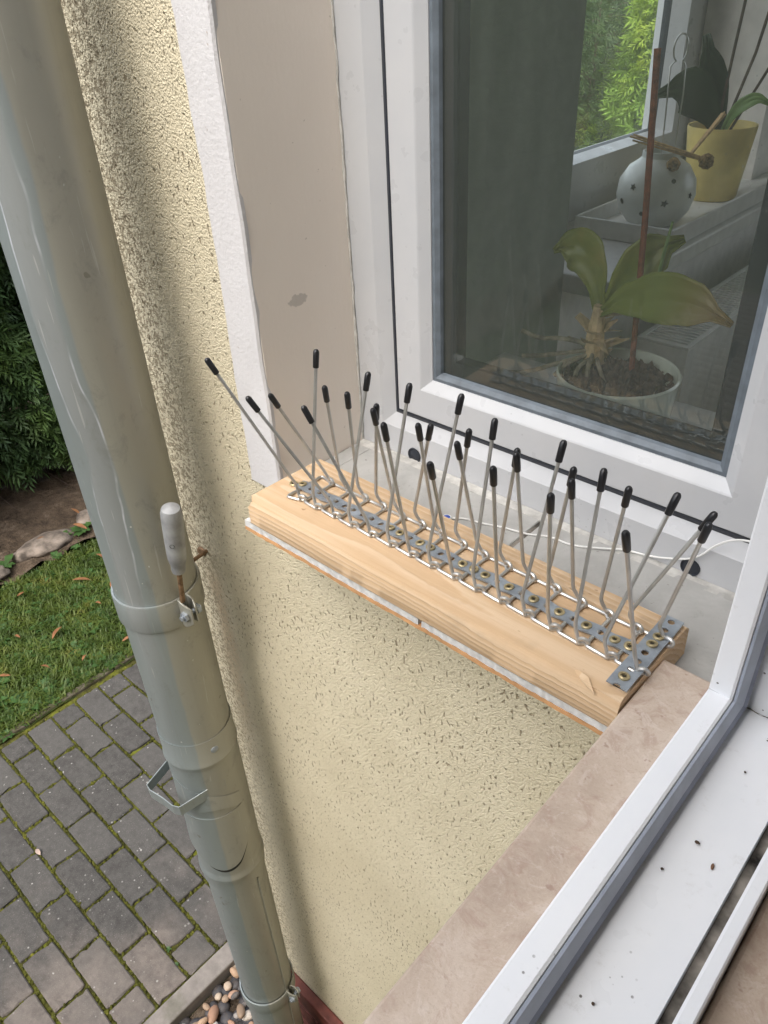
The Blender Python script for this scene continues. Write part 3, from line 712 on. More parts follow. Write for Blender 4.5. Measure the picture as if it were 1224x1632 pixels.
# sill under the spikes: two grey tiles on a thin wooden strip
sill = MB().box((-.5280, .352, -.0105), (-.098, FY+.01, -.0055)).build('window_sill', M['mortar'], house)
def tilebox(x0, x1, y0, y1, z0, z1, m, nm='tile'):
    return MB().box((x0, y0, z0), (x1, y1, z1)).build(nm, m, sill, bevel=.0012)
tilebox(-.5495, -.5287, WY+.001, FY-.006, -.005, .0049, M['grey_tile']); tilebox(-.5285, -.3072, .3465, FY-.006, -.005, .0050, M['grey_tile']); tilebox(-.3030, -.098, .3465, FY-.006, -.005, .0052, M['grey_tile'])
MB().box((-.3072, .349, -.005), (-.3030, FY-.006, .0038)).build('joint', M['groove_dirt'], sill)
def wavy_strip(name, x0, x1, ya, yb, z0, z1, m, par, n=60, ay=.0008, az=.0006, brk=None):
    V, F = [], []
    for i in range(n+1):
        x = x0 + (x1-x0)*i/n; dy = random.gauss(0, ay)*.22 + .4*ay*math.sin(x*37); dz = random.gauss(0, az)*.3
        V += [(x, ya+dy, z0+dz), (x, ya+dy+.0004, z1+dz*.5), (x, yb, z1), (x, yb, z0)]
    for i in range(n):
        for k in range(4): F.append((i*4+k, i*4+(k+1) % 4, (i+1)*4+(k+1) % 4, (i+1)*4+k))
    F += [(0,1,2,3), (n*4+3, n*4+2, n*4+1, n*4)]
    return MB().add(V, F).build(name, m, par)
wavy_strip('tile_edge', -.5285, -.3070, .3448, .350, -.0008, .0062, M['tile_edge'], sill)
wavy_strip('tile_edge', -.3032, -.1318, .3448, .350, -.0008, .0060, M['tile_edge'], sill)
wavy_strip('wooden_strip', -.5290, -.1315, .3440, .40, -.0046, -.0012, M['plywood'], sill, 80, .0011, .0006)
# crumbly mortar fillet under the frame
wavy_strip('mortar_fillet', -.5495, -.098, FY-.013, FY-.0004, .0000, .0052, M['mortar'], sill, 70, .0012, .0008)

# pink stone sill of the open window
ps = MB().box((-.1303, -.92, -.012), (XB+.03, .4060, .0290)).build('stone_sill', M['pink_stone'], house, bevel=.002)

# ---------------------------------------------------------------- windows
def mitre(par, name, rect, prof, m, to3, closed=True):
    u0, u1, v0, v1 = rect
    cr = lambda i: [(u0+i, v0+i), (u1-i, v0+i), (u1-i, v1-i), (u0+i, v1-i)]
    k = len(prof)
    for s in range(4):
        V = [to3(*cr(i)[s], d) for i, d in prof] + [to3(*cr(i)[(s+1) % 4], d) for i, d in prof]
        F = [(a, (a+1) % k, k+(a+1) % k, k+a) for a in range(k if closed else k-1)]
        MB().add(V, F).build(name, m, par, False, 0)
def pane(par, rect, d0, th, to3, m):
    u0, u1, v0, v1 = rect
    V = [to3(u, v, d) for d in (d0, d0+th) for u, v in ((u0,v0),(u1,v0),(u1,v1),(u0,v1))]
    o = MB().add(V[:4], [(0,1,2,3)]).build('pane', m, par); return o
# closed window of the extension
wa = empty('closed_window'); wa.parent = house; wa['label'] = 'closed white framed window behind the row of spikes'
tA = lambda u, v, d: (u, FY+d, v)
RA = (-.566, -.0495, -.011, ZO+.012)
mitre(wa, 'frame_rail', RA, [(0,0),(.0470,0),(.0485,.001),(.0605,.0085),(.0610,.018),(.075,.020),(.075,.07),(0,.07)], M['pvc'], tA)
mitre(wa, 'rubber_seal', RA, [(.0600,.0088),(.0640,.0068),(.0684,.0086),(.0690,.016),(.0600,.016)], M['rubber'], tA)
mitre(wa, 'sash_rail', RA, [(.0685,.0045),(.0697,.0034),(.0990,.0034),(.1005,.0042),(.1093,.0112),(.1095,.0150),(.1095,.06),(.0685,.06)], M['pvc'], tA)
mitre(wa, 'glazing_seal', RA, [(.1092,.0125),(.1130,.0118),(.1168,.0150),(.1178,.0185),(.1092,.0185)], M['glazing_gasket'], tA)
mitre(wa, 'spacer_bar', RA, [(.1092,.0215),(.1305,.0215),(.1317,.0235),(.1317,.036),(.1092,.036)], M['rubber'], tA)
MB().add([tA(-.566+.1097,.0987,.0188), tA(-.1592,.0987,.0188), tA(-.1592,ZO-.0977,.0188), tA(-.566+.1097,ZO-.0977,.0188)], [(0,1,2,3)]).build('pane', M['window_glass'], wa)
for x in (-.4735, -.1665):
    o = MB().lathe([(0, .0006), (.0045, .0004), (.0070, -.0004), (.0082, .0012), (.0086, 0)], n=24).build('drain_cap', M['rubber'], wa, True)
    o.rotation_euler = (R_(90), 0, 0); o.location = (x, FY-.0006, .0110 if x < -.3 else .0125)
# open window the photograph is taken from
wb = empty('open_window'); wb.parent = house; wb['label'] = 'white frame of the open window beside the pink stone sill'
tB = lambda u, v, d: (-.090+d, u, v)
RB = (-.92, .438, -.010, ZO+.012)
mitre(wb, 'frame_rail', RB, [(0,0),(.0590,0),(.0600,.0012),(.0596,.0135),(.0585,.0150),(.056,.0155),(.034,.0160),(.0335,.0175),(.0350,.0615),(.0260,.0618),(.0260,.0672),(.0360,.0675),(.0366,.069),(.0366,.0745),(.0355,.0755),(0,.0757)], M['pvc_lit_dirty'], tB)
mitre(wb, 'rubber_seal', RB, [(.0578,.0156),(.0572,.0172),(.0475,.0200),(.0470,.0160)], M['grey_gasket'], tB)
mitre(wb, 'rubber_lip', RB, [(.0472,.0198),(.0430,.0214),(.0352,.0194),(.0345,.0162),(.0470,.0162)], M['seal_lip'], tB)
mitre(wb, 'hardware_groove', RB, [(.0275,.0619),(.0275,.0671),(.0262,.0671),(.0262,.0619)], M['groove_dirt'], tB)
MB().box((-.0138, -.92, -.03), (.24, .437, -.012+.0155)).build('inner_sill', M['pink_stone'], house, bevel=.003)
# weld seam and grime in the frame corner
MB().tube([(-.0895, .3782, .0503), (-.0760, .3793, .0492)], .0006, 6).build('weld_seam', M['pvc'], wb, True)
for q in (0, .0016):
    pts = [(-.0715 + .0035*k, .4034 - q*.9 + random.gauss(0, .00035), .0245 + q*.4 + .0004*k/13) for k in range(14)]
    MB().tube(pts, [abs(random.gauss(.00016, .00012)) + .00005 for _ in pts], 5).build('grime_line', M['groove_dirt'], wb, True)
# crumbling plug of the clamp anchor
o = rock('anchor_plug', (-.7440, WY-.001, -.176), (.009, .003, .006), 5, M['rusty_rod']); o.parent = house
# unseen window added in the far wall to brighten the room
wg = empty('added_fill_window'); wg.parent = house
mitre(wg, 'frame_rail', (.15, 2.3, -.5, 1.3), [(0,0),(.08,0),(.08,.06),(0,.06)], M['pvc'], lambda u, v, d: (u, 2.80-d, v))
MB().box((-.743, CY1-.004, CZ0), (-.5935, CY1-.0005, ZO)).build('inner_reveal', M['room_far'], house)
wc = empty('side_window'); wc.parent = house; wc['label'] = 'white side window behind the vase and the yellow pot'
tC = lambda u, v, d: (-.815+d, u, v)
RC = (CY0, CY1, CZ0+.001, ZO-.001)
mitre(wc, 'frame_rail', RC, [(0,0),(.06,0),(.06,.07),(0,.07)], M['pvc'], tC)
mitre(wc, 'sash_rail', RC, [(.05,.02),(.108,.02),(.112,.05),(.108,.085),(.05,.085)], M['pvc'], tC)
mitre(wc, 'glazing_seal', RC, [(.1035,.030),(.112,.034),(.112,.05),(.1035,.05)], M['rubber'], tC)
MB().add([tC(CY0+.104, CZ0+.105, .042), tC(CY1-.104, CZ0+.105, .042), tC(CY1-.104, ZO-.105, .042), tC(CY0+.104, ZO-.105, .042)], [(0,1,2,3)]).build('pane', M['window_glass'], wc)
MB().box((-.744, CY0, CZ0-.02), (-.505, 2.6, CZ0+.0085)).build('inner_sill', M['inner_sill'], house, bevel=.004)
MB().box((-.545, .608, -.02), (-.05, .80, .022)).build('inner_sill', M['inner_sill'], house, bevel=.004)

# ================================================================ downpipe
AX, AY, PR = -.6997, .3179, .0486
PZ = lambda z: .43 + (z - .43)*.9316
dp = thing('downpipe', 'grey zinc rainwater downpipe with an open diverter flap, fixed to the stucco wall', 'downpipe')
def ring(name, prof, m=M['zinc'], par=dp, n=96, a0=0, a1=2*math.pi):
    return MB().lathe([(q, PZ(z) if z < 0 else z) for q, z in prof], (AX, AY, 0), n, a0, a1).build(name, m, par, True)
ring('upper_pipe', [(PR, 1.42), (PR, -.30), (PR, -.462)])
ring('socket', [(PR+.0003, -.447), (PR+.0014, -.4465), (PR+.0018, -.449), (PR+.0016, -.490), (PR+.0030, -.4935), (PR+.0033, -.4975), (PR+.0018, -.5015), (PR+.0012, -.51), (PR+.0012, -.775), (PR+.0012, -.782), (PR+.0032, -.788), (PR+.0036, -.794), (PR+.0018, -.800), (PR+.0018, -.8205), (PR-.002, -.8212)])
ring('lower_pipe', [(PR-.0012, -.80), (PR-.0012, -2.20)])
va_ = math.atan2(-AY, -AX)        # direction from the axis toward the viewer
# curved diverter shield with its lifted flap
def patch(name, fn, nu, nv, th, m, par):
    V, F = [], []
    for l in (0, 1):
        for i in range(nu+1):
            for j in range(nv+1):
                a, z, r = fn(i/nu, j/nv); z = PZ(z); r += (th if l else 0); V.append((AX + r*math.cos(a), AY + r*math.sin(a), z))
    k = (nu+1)*(nv+1); ix = lambda i, j: i*(nv+1)+j
    for i in range(nu):
        for j in range(nv):
            q = (ix(i,j), ix(i+1,j), ix(i+1,j+1), ix(i,j+1)); F += [tuple(k+a for a in q), tuple(reversed(q))]
    edge = [ix(i,0) for i in range(nu+1)] + [ix(nu,j) for j in range(1, nv+1)] + [ix(i,nv) for i in range(nu-1,-1,-1)] + [ix(0,j) for j in range(nv-1,0,-1)]
    for a, b in zip(edge, edge[1:]+edge[:1]): F.append((b, a, k+a, k+b))
    return MB().add(V, F).build(name, m, par, True)
def shield(u, v):
    a = va_ - 1.25 + 1.95*u; top = -.530 - .055*math.cos((u-.45)*2.2)**2*0 - .060*u; bot = -.618 + .022*math.sin(u*3.1)
    return a, top + (bot-top)*v, PR + .0016 + .0022*v
patch('diverter_shield', shield, 28, 6, .0008, M['zinc'], dp)
def slot(u, v):
    a, zb, _ = shutter(u, 1); return a, zb + .004 - .016*v, PR + .0013
def shutter(u, v):
    a = va_ - 1.35 + 2.15*u; bot = -.700 - .055*math.sin(math.pi*u)**1.0 + .075*max(0, u-.72); top = -.62
    return a, top + (bot-top)*v, PR + .0014 + .0030*v
patch('diverter_shutter', shutter, 30, 6, .0008, M['zinc'], dp)
patch('slot', slot, 30, 1, .0004, M['dark_hole'], dp)
# spout: a strip of sheet bent out of the pipe
sp = [(-.7480, .3050, -.487), (-.7455, .2795, -.483), (-.7385, .2410, -.490), (-.7280, .2390, -.490), (-.7050, .2440, -.492), (-.6830, .2460, -.492), (-.6725, .2500, -.490), (-.6610, .2840, -.482), (-.6500, .3150, -.475)]
V, F = [], []; N_ = len(sp)
for i, (x, y, zz_) in enumerate(sp):
    p_, q_ = sp[max(i-1, 0)], sp[min(i+1, N_-1)]; t = Vector((q_[0]-p_[0], q_[1]-p_[1], 0)).normalized(); nn = Vector((t.y, -t.x, 0))*.0007
    for q, zz in ((-1, zz_-.019), (1, zz_-.019), (1, zz_), (-1, zz_)): V.append((x+nn.x*q, y+nn.y*q, zz))
for i in range(N_-1):
    for k in range(4): F.append((i*4+k, i*4+(k+1) % 4, (i+1)*4+(k+1) % 4, (i+1)*4+k))
F += [(3,2,1,0), tuple(range(4*N_-4, 4*N_))]
MB().add(V, F).build('spout', M['zinc'], dp, False, .0004)
o = MB().lathe([(0, .0016), (.0035, .0014), (.0055, .0004), (.0058, -.001)], n=16).build('rivet', M['galvanised'], dp, True)
a = va_ + .30; o.location = (AX + (PR+.0016)*math.cos(a), AY + (PR+.0016)*math.sin(a), -.408); o.rotation_euler = (0, R_(90), a)
# longitudinal folded seam
for z0, z1 in ((1.41, -.385), (-.745, -1.95)):
    a = va_ + (.62 if z0 < 0 else -2.6); MB().tube([(AX+(PR-.0004)*math.cos(a), AY+(PR-.0004)*math.sin(a), z0), (AX+(PR-.0004)*math.cos(a), AY+(PR-.0004)*math.sin(a), z1)], .0016, 6).build('seam', M['zinc'], dp, True)

def clamp(label, zc, hb, a_ear):
    root = thing('pipe_clamp', label, 'pipe clamp', 'clamps on the downpipe')
    r0 = PR + .0005; b = MB(); n = 72; g = .05
    prof = [(r0, zc-hb/2), (r0+.0024, zc-hb/2), (r0+.0030, zc-hb/2+.002), (r0+.0030, zc+hb/2-.002), (r0+.0024, zc+hb/2), (r0, zc+hb/2)]
    for nm, A0, A1 in (('band', a_ear+g, a_ear+math.pi-.02), ('band', a_ear+math.pi+.02, a_ear+2*math.pi-g)):
        bb = MB().lathe(prof + prof[:1], (AX, AY, 0), 40, A0, A1); k = 41
        bb.f += [tuple(j*k for j in range(6))[::-1], tuple(j*k+40 for j in range(6))]
        bb.build(nm, M['zinc'], root, True)
    d = Vector((math.cos(a_ear), math.sin(a_ear), 0)); s_ = Vector((-d.y, d.x, 0)); c = Vector((AX, AY, zc))
    for sg in (-1, 1):      # ears: flared lugs
        V, F = [], []
        N = 8; outer = []
        for i in range(N+1):
            t = i/N; rr = r0 + .0015 + .019*t; hh = hb/2*(1-.45*t**2); of = (.0030 + .0022*math.sin(math.pi*t)+ .003*(1-t))*sg
            p = c + d*rr + s_*of
            V += [p + Vector((0,0,hh)) + s_*.0012*sg, p - Vector((0,0,hh)) + s_*.0012*sg, p - Vector((0,0,hh)) - s_*.0012*sg, p + Vector((0,0,hh)) - s_*.0012*sg]
        for i in range(N):
            for k in range(4): F.append((i*4+k, i*4+(k+1) % 4, (i+1)*4+(k+1) % 4, (i+1)*4+k))
        F += [(3,2,1,0), (N*4, N*4+1, N*4+2, N*4+3)]
        MB().add(V, F).build('lug', M['zinc'], root, True, .0006)
    bc = c + d*(r0+.012)
    MB().tube([bc - s_*.014, bc + s_*.014], .0032, 10).build('bolt', M['galvanised'], root, True)
    MB().tube([bc + s_*.0068, bc + s_*.0118], .0068, 6).build('nut', M['galvanised'], root)
    MB().tube([bc - s_*.0068, bc - s_*.0105], .0066, 6).build('nut', M['galvanised'], root)
    aw = math.pi/2 + .35; p0 = Vector((AX + r0*math.cos(aw), AY + r0*math.sin(aw), zc))
    if zc > -1: MB().tube([p0, Vector((p0.x-.022, WY+.02, zc-.012))], .0028, 10).build('wall_anchor', M['rusty_rod'], root, True)
    return c, d, s_, r0
ea = va_ + .475
c, d, s_, r0 = clamp('zinc pipe clamp at the upper downpipe with a grey pin stuck in it', -.162, .039, ea)
clamp('lower zinc pipe clamp near the pebbles and the red plinth', -1.148, .034, ea + .25)
# grey capped pin standing in the clamp bolt
pin = thing('capped_pin', 'weathered grey capsule on a rusty rod stuck in the upper pipe clamp', 'pin')
b0 = Vector((-.6395, .3165, -.131))
axis = Vector((.017, 0, .0936)).normalized()
MB().tube([b0 - axis*.012, b0 + axis*.06], .0030, 8).build('rod', M['rusty_rod'], pin, True)
prof = [(0, .0), (.0074, .0005), (.0080, .004), (.0080, .011), (.0088, .014), (.0102, .021), (.0107, .034), (.0112, .060), (.0114, .080), (.0112, .087), (.0095, .0925), (.005, .0945), (0, .095)]
o = MB().lathe(prof, n=28).build('capsule', M['lead_grey'], pin, True); q = axis.to_track_quat('Z', 'Y')
o.rotation_mode = 'QUATERNION'; o.rotation_quaternion = q; o.location = b0 + axis*.038
o2 = MB().lathe([(.0026, 0), (.0026, -.003), (0, -.003)], n=12).build('drill_hole', M['dark_hole'], pin, True)
vd = (Vector((0, 0, .43)) - (b0 + axis*.085)); vd -= axis*vd.dot(axis); vd.normalize(); vd = (vd + axis.cross(vd)*.35*-1).normalized()
o2.rotation_mode = 'QUATERNION'; o2.rotation_quaternion = vd.to_track_quat('Z', 'Y'); o2.location = b0 + axis*.086 + vd*.0113

# ================================================================ board, straps, spikes
BT = .0340
def board():
    x0, x1, y0, y1, z0, z1 = -.5195, -.1312, .3425, .4430, .0075, BT
    n = 80; prof = [(y0+.0015, z0), (y0, z0+.003), (y0+.0006, z1-.0065), (y0+.0042, z1-.0008), (y0+.009, z1), (y1-.003, z1), (y1, z1-.003), (y1, z0+.001), (y1-.001, z0)]
    V, F = [], []; k = len(prof)
    for i in range(n+1):
        t = i/n; x = x0 + (x1-x0)*t
        for j, (y, z) in enumerate(prof):
            e = .0014*math.sin(j*9.1)*(1 if i == 0 else 0) + .0009*math.sin(j*5.7+1)*(1 if i == n else 0)
            ch = 0
            if i == 0: ch = .004 if j in (1, 2, 3) else 0         # knocked corner
            wv = (.0006*math.sin(x*41+j) + random.gauss(0, .00018)) if j in (1, 2, 3, 4) else 0
            sk = -.0035*(y-y0)/.1*(1-t)*-1
            V.append((x + e + ch + (.009*(y-.39)*(1-t)*-10*.1) + (.0028*max(0, (y-.408)/.035) if i == n else 0), y + wv*.7, z + wv*.3))
    for i in range(n):
        for j in range(k): F.append((i*k+j, i*k+(j+1) % k, (i+1)*k+(j+1) % k, (i+1)*k+j))
    F += [tuple(reversed(range(k))), tuple(range(n*k, (n+1)*k))]
    o = MB().add(V, F).build('wooden_board', M['pine'], None, True)
    return tag(o, 'rough pale pine board lying on the window sill under the spikes', 'board')
board()
# torn splinter at the front edge
V = [(-.171, .352, BT-.0003), (-.160, .346, BT+.0004), (-.149, .3425, BT-.001), (-.158, .3500, BT+.0022), (-.166, .3525, BT+.0012)]
o = MB().add(V + [(a, b, c-.0012) for a, b, c in V], [(0,1,3,4), (1,2,3), (5,6,1,0), (6,7,2,1), (7,8,3,2), (8,9,4,3), (9,5,0,4)]).build('splinter', M['pine'], None)
o.parent = bpy.data.objects['wooden_board']

PITCH = .02275; X1 = -.4730; YF, YB = .3765, .4125; ZW = BT + .0021; WR = .00148
loopx = [X1 + PITCH*k for k in range(16)]
rungx = [-.4900] + loopx[:-1]
# tips of the spikes (offset from the bend), as they lean
def ray(px, py):
    d = RW @ Vector((px-612, py-816, 1222)); return d.normalized()
TF = [(329,572),(504,558),(394,633),(587,594),(483,648),(653,612),(611,675),(736,629),(685,738),(789,668),(786,745),(899,703),(878,788),(963,748),(1081,787),(997,848)]
TB = [(430,629),(517,616),(553,626),(600,645),(594,652),(687,677),(666,676),(748,685),(728,705),(825,716),(823,722),(915,746),(911,765),(1003,777),(1140,818),(1131,835)]
belt = thing('spike_belt', 'linked belt of steel wire spikes with black tips screwed onto the board', 'spikes')
def tip(b, t, Lmin):
    c0 = Vector((0, 0, .43)); d = ray(*t); wv = b - c0; tt = wv.dot(d); dm = (wv - d*tt).length
    L = max(Lmin, 1.03*dm); return c0 + d*(tt - math.sqrt(L*L - dm*dm))
def smooth_path(pts, r=.003, n=4):
    pts = [Vector(p) for p in pts]; out = [pts[0]]
    for a, b, c in zip(pts, pts[1:], pts[2:]):
        l1, l2 = (a-b).length, (c-b).length; q1 = b + (a-b)*min(.45, r/l1); q2 = b + (c-b)*min(.45, r/l2)
        for i in range(n+1):
            t = i/n; out.append(q1*(1-t)**2 + b*2*t*(1-t) + q2*t*t)
    return out + [pts[-1]]
def eye(x, y, sg):
    """the curl with which a link hooks round the next link's cross wire"""
    r = .0034; pts = []
    for i in range(11):
        a = -math.pi*.5 + i/10*math.pi*1.75
        pts.append(Vector((x + r*math.cos(a)*1.05, y + sg*(-.0016 + .0036*i/10), ZW + .0022 + r*math.sin(a)*.85)))
    return pts
for k in range(16):
    xl, xr = loopx[k], rungx[k]; jy = random.uniform(-.0006, .0006)
    tips = []
    half = []
    for sg, y, T, Lm in ((-1, YF, TF, .115), (1, YB, TB, .100)):
        yy = y + jy + sg*.0004*(k % 2)
        bend = Vector((xl - .0085, yy + .0006*-sg, ZW + .0125)); tp = tip(bend, T[k], Lm)
        e = eye(xl, yy, sg)
        path = [tp, bend] + [e[-1] + Vector((-.0012, 0, .0015))]
        half.append((tp, smooth_path([tp, bend, e[-1]], .004)[:-1] + e[::-1], yy)); tips.append((tp, bend))
    (t1, p1, yf), (t2, p2, yb) = half
    ex = .0015 if k else 0
    c1 = Vector((xr + ex, yf - (.0010 if k else .006), ZW)); c2 = Vector((xr + ex, yb + (.0010 if k else .004), ZW))
    m1 = Vector((xl - .0035, yf - .0016, ZW - .0006)); m2 = Vector((xl - .0035, yb + .0016, ZW - .0006))
    mid = smooth_path([m1, c1, c2, m2], .0035)
    ln = MB().tube(p1 + mid + p2[::-1], WR, 8).build('link_wire', M['steel_wire'], belt, True)
    for tp, bd in tips:
        u = (bd - tp).normalized(); cl = .0158; b = MB()
        pr = [(-.0003, .0004), (-.0001, .0013), (.0008, .0021), (.0022, .00265), (.006, .0027), (cl-.0005, .0026), (cl, .0023), (cl, .0012)]
        b.tube([tp + u*(a-.0006) for a, r in pr], [r for a, r in pr], 12); b.build('tip_cap', M['black_vinyl'], ln, True)

# perforated steel straps
def strap(name, label, p0, axis, side, n, pitch, width, hr, zfun, ends=(False, False)):
    root = thing(name, label, 'metal strap', 'perforated straps on the board')
    V, F = [], []; th = .0011; N = 16
    p0 = Vector(p0)
    for s in range(n):
        base = len(V); c = (s+.5)*pitch
        ring_, rect = [], []
        for k in range(N):
            a = 2*math.pi*k/N; ca, sa = math.cos(a), math.sin(a)
            ring_.append((c + hr*ca, hr*sa)); m = max(abs(ca)/(pitch/2), abs(sa)/(width/2)); rect.append((c + math.copysign(pitch/2, ca), math.copysign(width/2, sa)) if k % 4 == 2 else (c + ca/m, sa/m))
        half0 = ends[0] and s == 0; half1 = ends[1] and s == n-1
        for (l, t) in ring_ + rect:
            if half0: l = max(l, c)
            if half1: l = min(l, c)
            z = zfun(p0 + axis*l + side*t)
            V.append(p0 + axis*l + side*t + Vector((0, 0, z)))
        for (l, t) in ring_ + rect:
            if half0: l = max(l, c)
            if half1: l = min(l, c)
            z = zfun(p0 + axis*l + side*t)
            V.append(p0 + axis*l + side*t + Vector((0, 0, z - th)))
        for k in range(N):
            k2 = (k+1) % N
            F.append((base+k, base+k2, base+N+k2, base+N+k)); F.append((base+2*N+k2, base+2*N+k, base+3*N+k, base+3*N+k2))
            F.append((base+k2, base+k, base+2*N+k, base+2*N+k2)); F.append((base+N+k, base+N+k2, base+3*N+k2, base+3*N+k))
    MB().add(V, F).build('strip', M['galvanised'], root)
    return root
def screw(par, x, y, z, tilt=0):
    b = MB().lathe([(.0036, -.0012), (.0041, -.0002), (.0040, .0006), (.0031, .0011), (.0021, .0009), (.0019, -.0004), (0, -.0006)], n=20)
    o = b.build('screw', M['brass_screw'], par, True); o.location = (x, y, z); o.rotation_euler = (random.uniform(-.12, .12), random.uniform(-.12, .12), random.uniform(0, 3))
    st = MB(); pts = []
    for k in range(12):
        r = .0019 if k % 2 else .0011; pts.append((r*math.cos(k*math.pi/6), r*math.sin(k*math.pi/6), .00025))
    st.add(pts + [(0, 0, -.0002)], [(k, (k+1) % 12, 12) for k in range(12)]); s2 = st.build('drive_recess', M['screw_recess'], o); return o
SY = .3925; HP = PITCH/2
def zlong(p):
    dx = min(abs(p.x - r) for r in rungx); return BT + .0024 + .0014*max(0, math.cos(min(1, dx/.010)*math.pi/2))
sx0 = loopx[0] - 2.25*PITCH*.5 - .006
st1 = strap('long_strap', 'long perforated steel strap running along the middle of the spike belt', (-.4975, SY, 0), Vector((1, 0, 0)), Vector((0, 1, 0)), 31, HP, .0125, .0026, zlong, (False, False))
for x in (-.4862, -.378, -.366, -.3435, -.3292, -.3008, -.2895, -.2755, -.2577, -.2324, -.2069, -.1895, -.1643, -.1480):
    s = round((x + .4975)/HP - .5); xx = -.4975 + (s+.5)*HP
    screw(st1, xx, SY, zlong(Vector((xx, SY, 0))) + .0006)
o = screw(None, -.5035, .3905, BT + .0012); tag(o, 'lone brass screw in the board at the left end of the straps', 'screw')
def zcross(p): return BT + .0052 + .0016*math.cos((p.y-.39)*75) if .36 < p.y < .43 else BT + .0040
st2 = strap('cross_strap', 'short perforated steel strap across the right end of the board', (-.1392, .3480, 0), Vector((0, 1, 0)), Vector((-1, 0, 0)), 9, .0100, .0150, .0026, lambda p: BT + .0046 + .0005*math.sin(p.y*160), (True, False))
for y in (.363, .4130, .4030):
    s = round((y - .348)/.01 - .5); yy = .348 + (s+.5)*.01; screw(st2, -.1392, yy, BT + .0046 + .0005*math.sin(yy*160) + .0006)

# white cable over the sill and frame
pts = [(-.375, .470, .0065), (-.363, .479, .0066), (-.345, .4835, .0067), (-.327, .490, .0066), (-.303, .4955, .0068), (-.285, .5045, .0066), (-.262, .507, .0066), (-.240, .5175, .0075), (-.222, .528, .0080), (-.198, .5320, .0100), (-.172, .5325, .0200), (-.160, .5318, .030), (-.150, .5310, .045), (-.138, .5300, .057), (-.122, .5270, .064), (-.100, .520, .066)]
sp_ = []
P3 = [Vector(p) for p in pts]
for i in range(len(P3)-1):
    a, b, c_, d_ = P3[max(i-1, 0)], P3[i], P3[i+1], P3[min(i+2, len(P3)-1)]
    for t in (0, .25, .5, .75): sp_.append(.5*((2*b) + (c_-a)*t + (2*a-5*b+4*c_-d_)*t*t + (3*b-a-3*c_+d_)*t**3))
tag(MB().tube(sp_ + [P3[-1]], .0009, 8).build('white_cable', M['white_cable'], None, True), 'thin white cable running from the grey sill up over the window frame', 'cable')
bead = thing('bottle_cap', 'small white and blue cap on the sill behind the board', 'cap')
o = MB().lathe([(.0048, 0), (.005, .003), (.0044, .0045), (.0034, .0047)], n=20).build('rim', M['white_cable'], bead, True); o.location = (-.3745, .4665, .0058)
o = MB().lathe([(.0036, .0046), (.0026, .0054), (0, .0056)], n=16).build('disc', M['blue_plastic'], bead, True); o.location = (-.3745, .4665, .0058)

# crumbs on the open frame
def crumb(label, x, y, z, r, m, el=(1,1,.6)):
    o = rock('crumb', (x, y, z + r*.4), (r*el[0], r*el[1], r*el[2]), random.randint(0, 999), m); return tag(o, label, 'crumb', 'crumbs on the window frame')
crumb('brown seed husk lying on the white frame near the dirty groove', -.0405, .281, .0255, .0007, M['brown_seed'], (1.2, 3.0, .8))
crumb('dark crumb in the middle of the white window frame', -.053, .289, .0255, .0010, M['substrate'], (1.5, 1, .6))
crumb('small dark crumb on the white frame close to the grey seal', -.0605, .262, .0255, .0008, M['substrate'])
crumb('tiny dark crumb on the white frame near the frame corner', -.051, .352, .0255, .0007, M['substrate'])
crumb('pair of specks on the white frame at the lower picture edge', -.054, .178, .0255, .0008, M['substrate'])

# ================================================================ inside the room
def lathe_thing(name, label, cat, prof, c, m, n=40):
    t = thing(name, label, cat); o = MB().lathe(prof, (0,0,0), n).build('body', m, t, True); t.location = c; return t
# orchid in a white pot
oc = thing('orchid', 'orchid with broad green leaves and grey roots behind the window glass', 'plant')
pot = lathe_thing('orchid_pot', 'pale white ceramic pot holding the orchid behind the window', 'pot', [(0, 0), (.045, 0), (.0505, .004), (.0555, .03), (.0600, .072), (.0605, .0765), (.0590, .0785), (.0572, .0770), (.0560, .066), (0, .060)], (-.320, .672, .022), M['ceramic_pot'], 56)
o = MB(); bm = bmesh.new(); bmesh.ops.create_grid(bm, x_segments=28, y_segments=28, size=.056)
for v_ in bm.verts:
    r = math.hypot(v_.co.x, v_.co.y)
    if r > .0545: v_.co.x *= .0545/r; v_.co.y *= .0545/r
    v_.co.z = .010*(1-(r/.056)**2) + random.gauss(0, .0035)
me = bpy.data.meshes.new('substrate'); bm.to_mesh(me); bm.free(); me.materials.append(M['substrate']); so_ = bpy.data.objects.new('substrate', me); COL.objects.link(so_); so_.parent = pot; so_.location = (0, 0, .066)
def leaf3(par, pts, widths, m, cup=.25, nrm=Vector((0, -.4, 1)), name='leaf'):
    pts = smooth_path([Vector(p) for p in pts], .05, 5); N = len(pts); V, F = [], []; K = 12
    for i, p in enumerate(pts):
        t = i/(N-1); j = t*(len(widths)-1); a = int(min(j, len(widths)-2)); w = widths[a] + (widths[a+1]-widths[a])*(j-a)
        tg = (pts[min(i+1, N-1)] - pts[max(i-1, 0)]).normalized(); sd_ = tg.cross(nrm).normalized(); nn = sd_.cross(tg).normalized()
        for k in range(K+1):
            s = (k/K-.5)*2; V.append(p + sd_*w*s*(1 + .03*math.sin(t*17)) + nn*(w*cup*s*s + .0007*math.sin(s*9+t*5) - .0016*math.exp(-(s*5)**2)))
    for i in range(N-1):
        for k in range(K): F.append((i*(K+1)+k, i*(K+1)+k+1, (i+1)*(K+1)+k+1, (i+1)*(K+1)+k))
    o = MB().add(V, F).build(name, m, par, True); sm = o.modifiers.new('thick', 'SOLIDIFY'); sm.thickness = .0012; return o
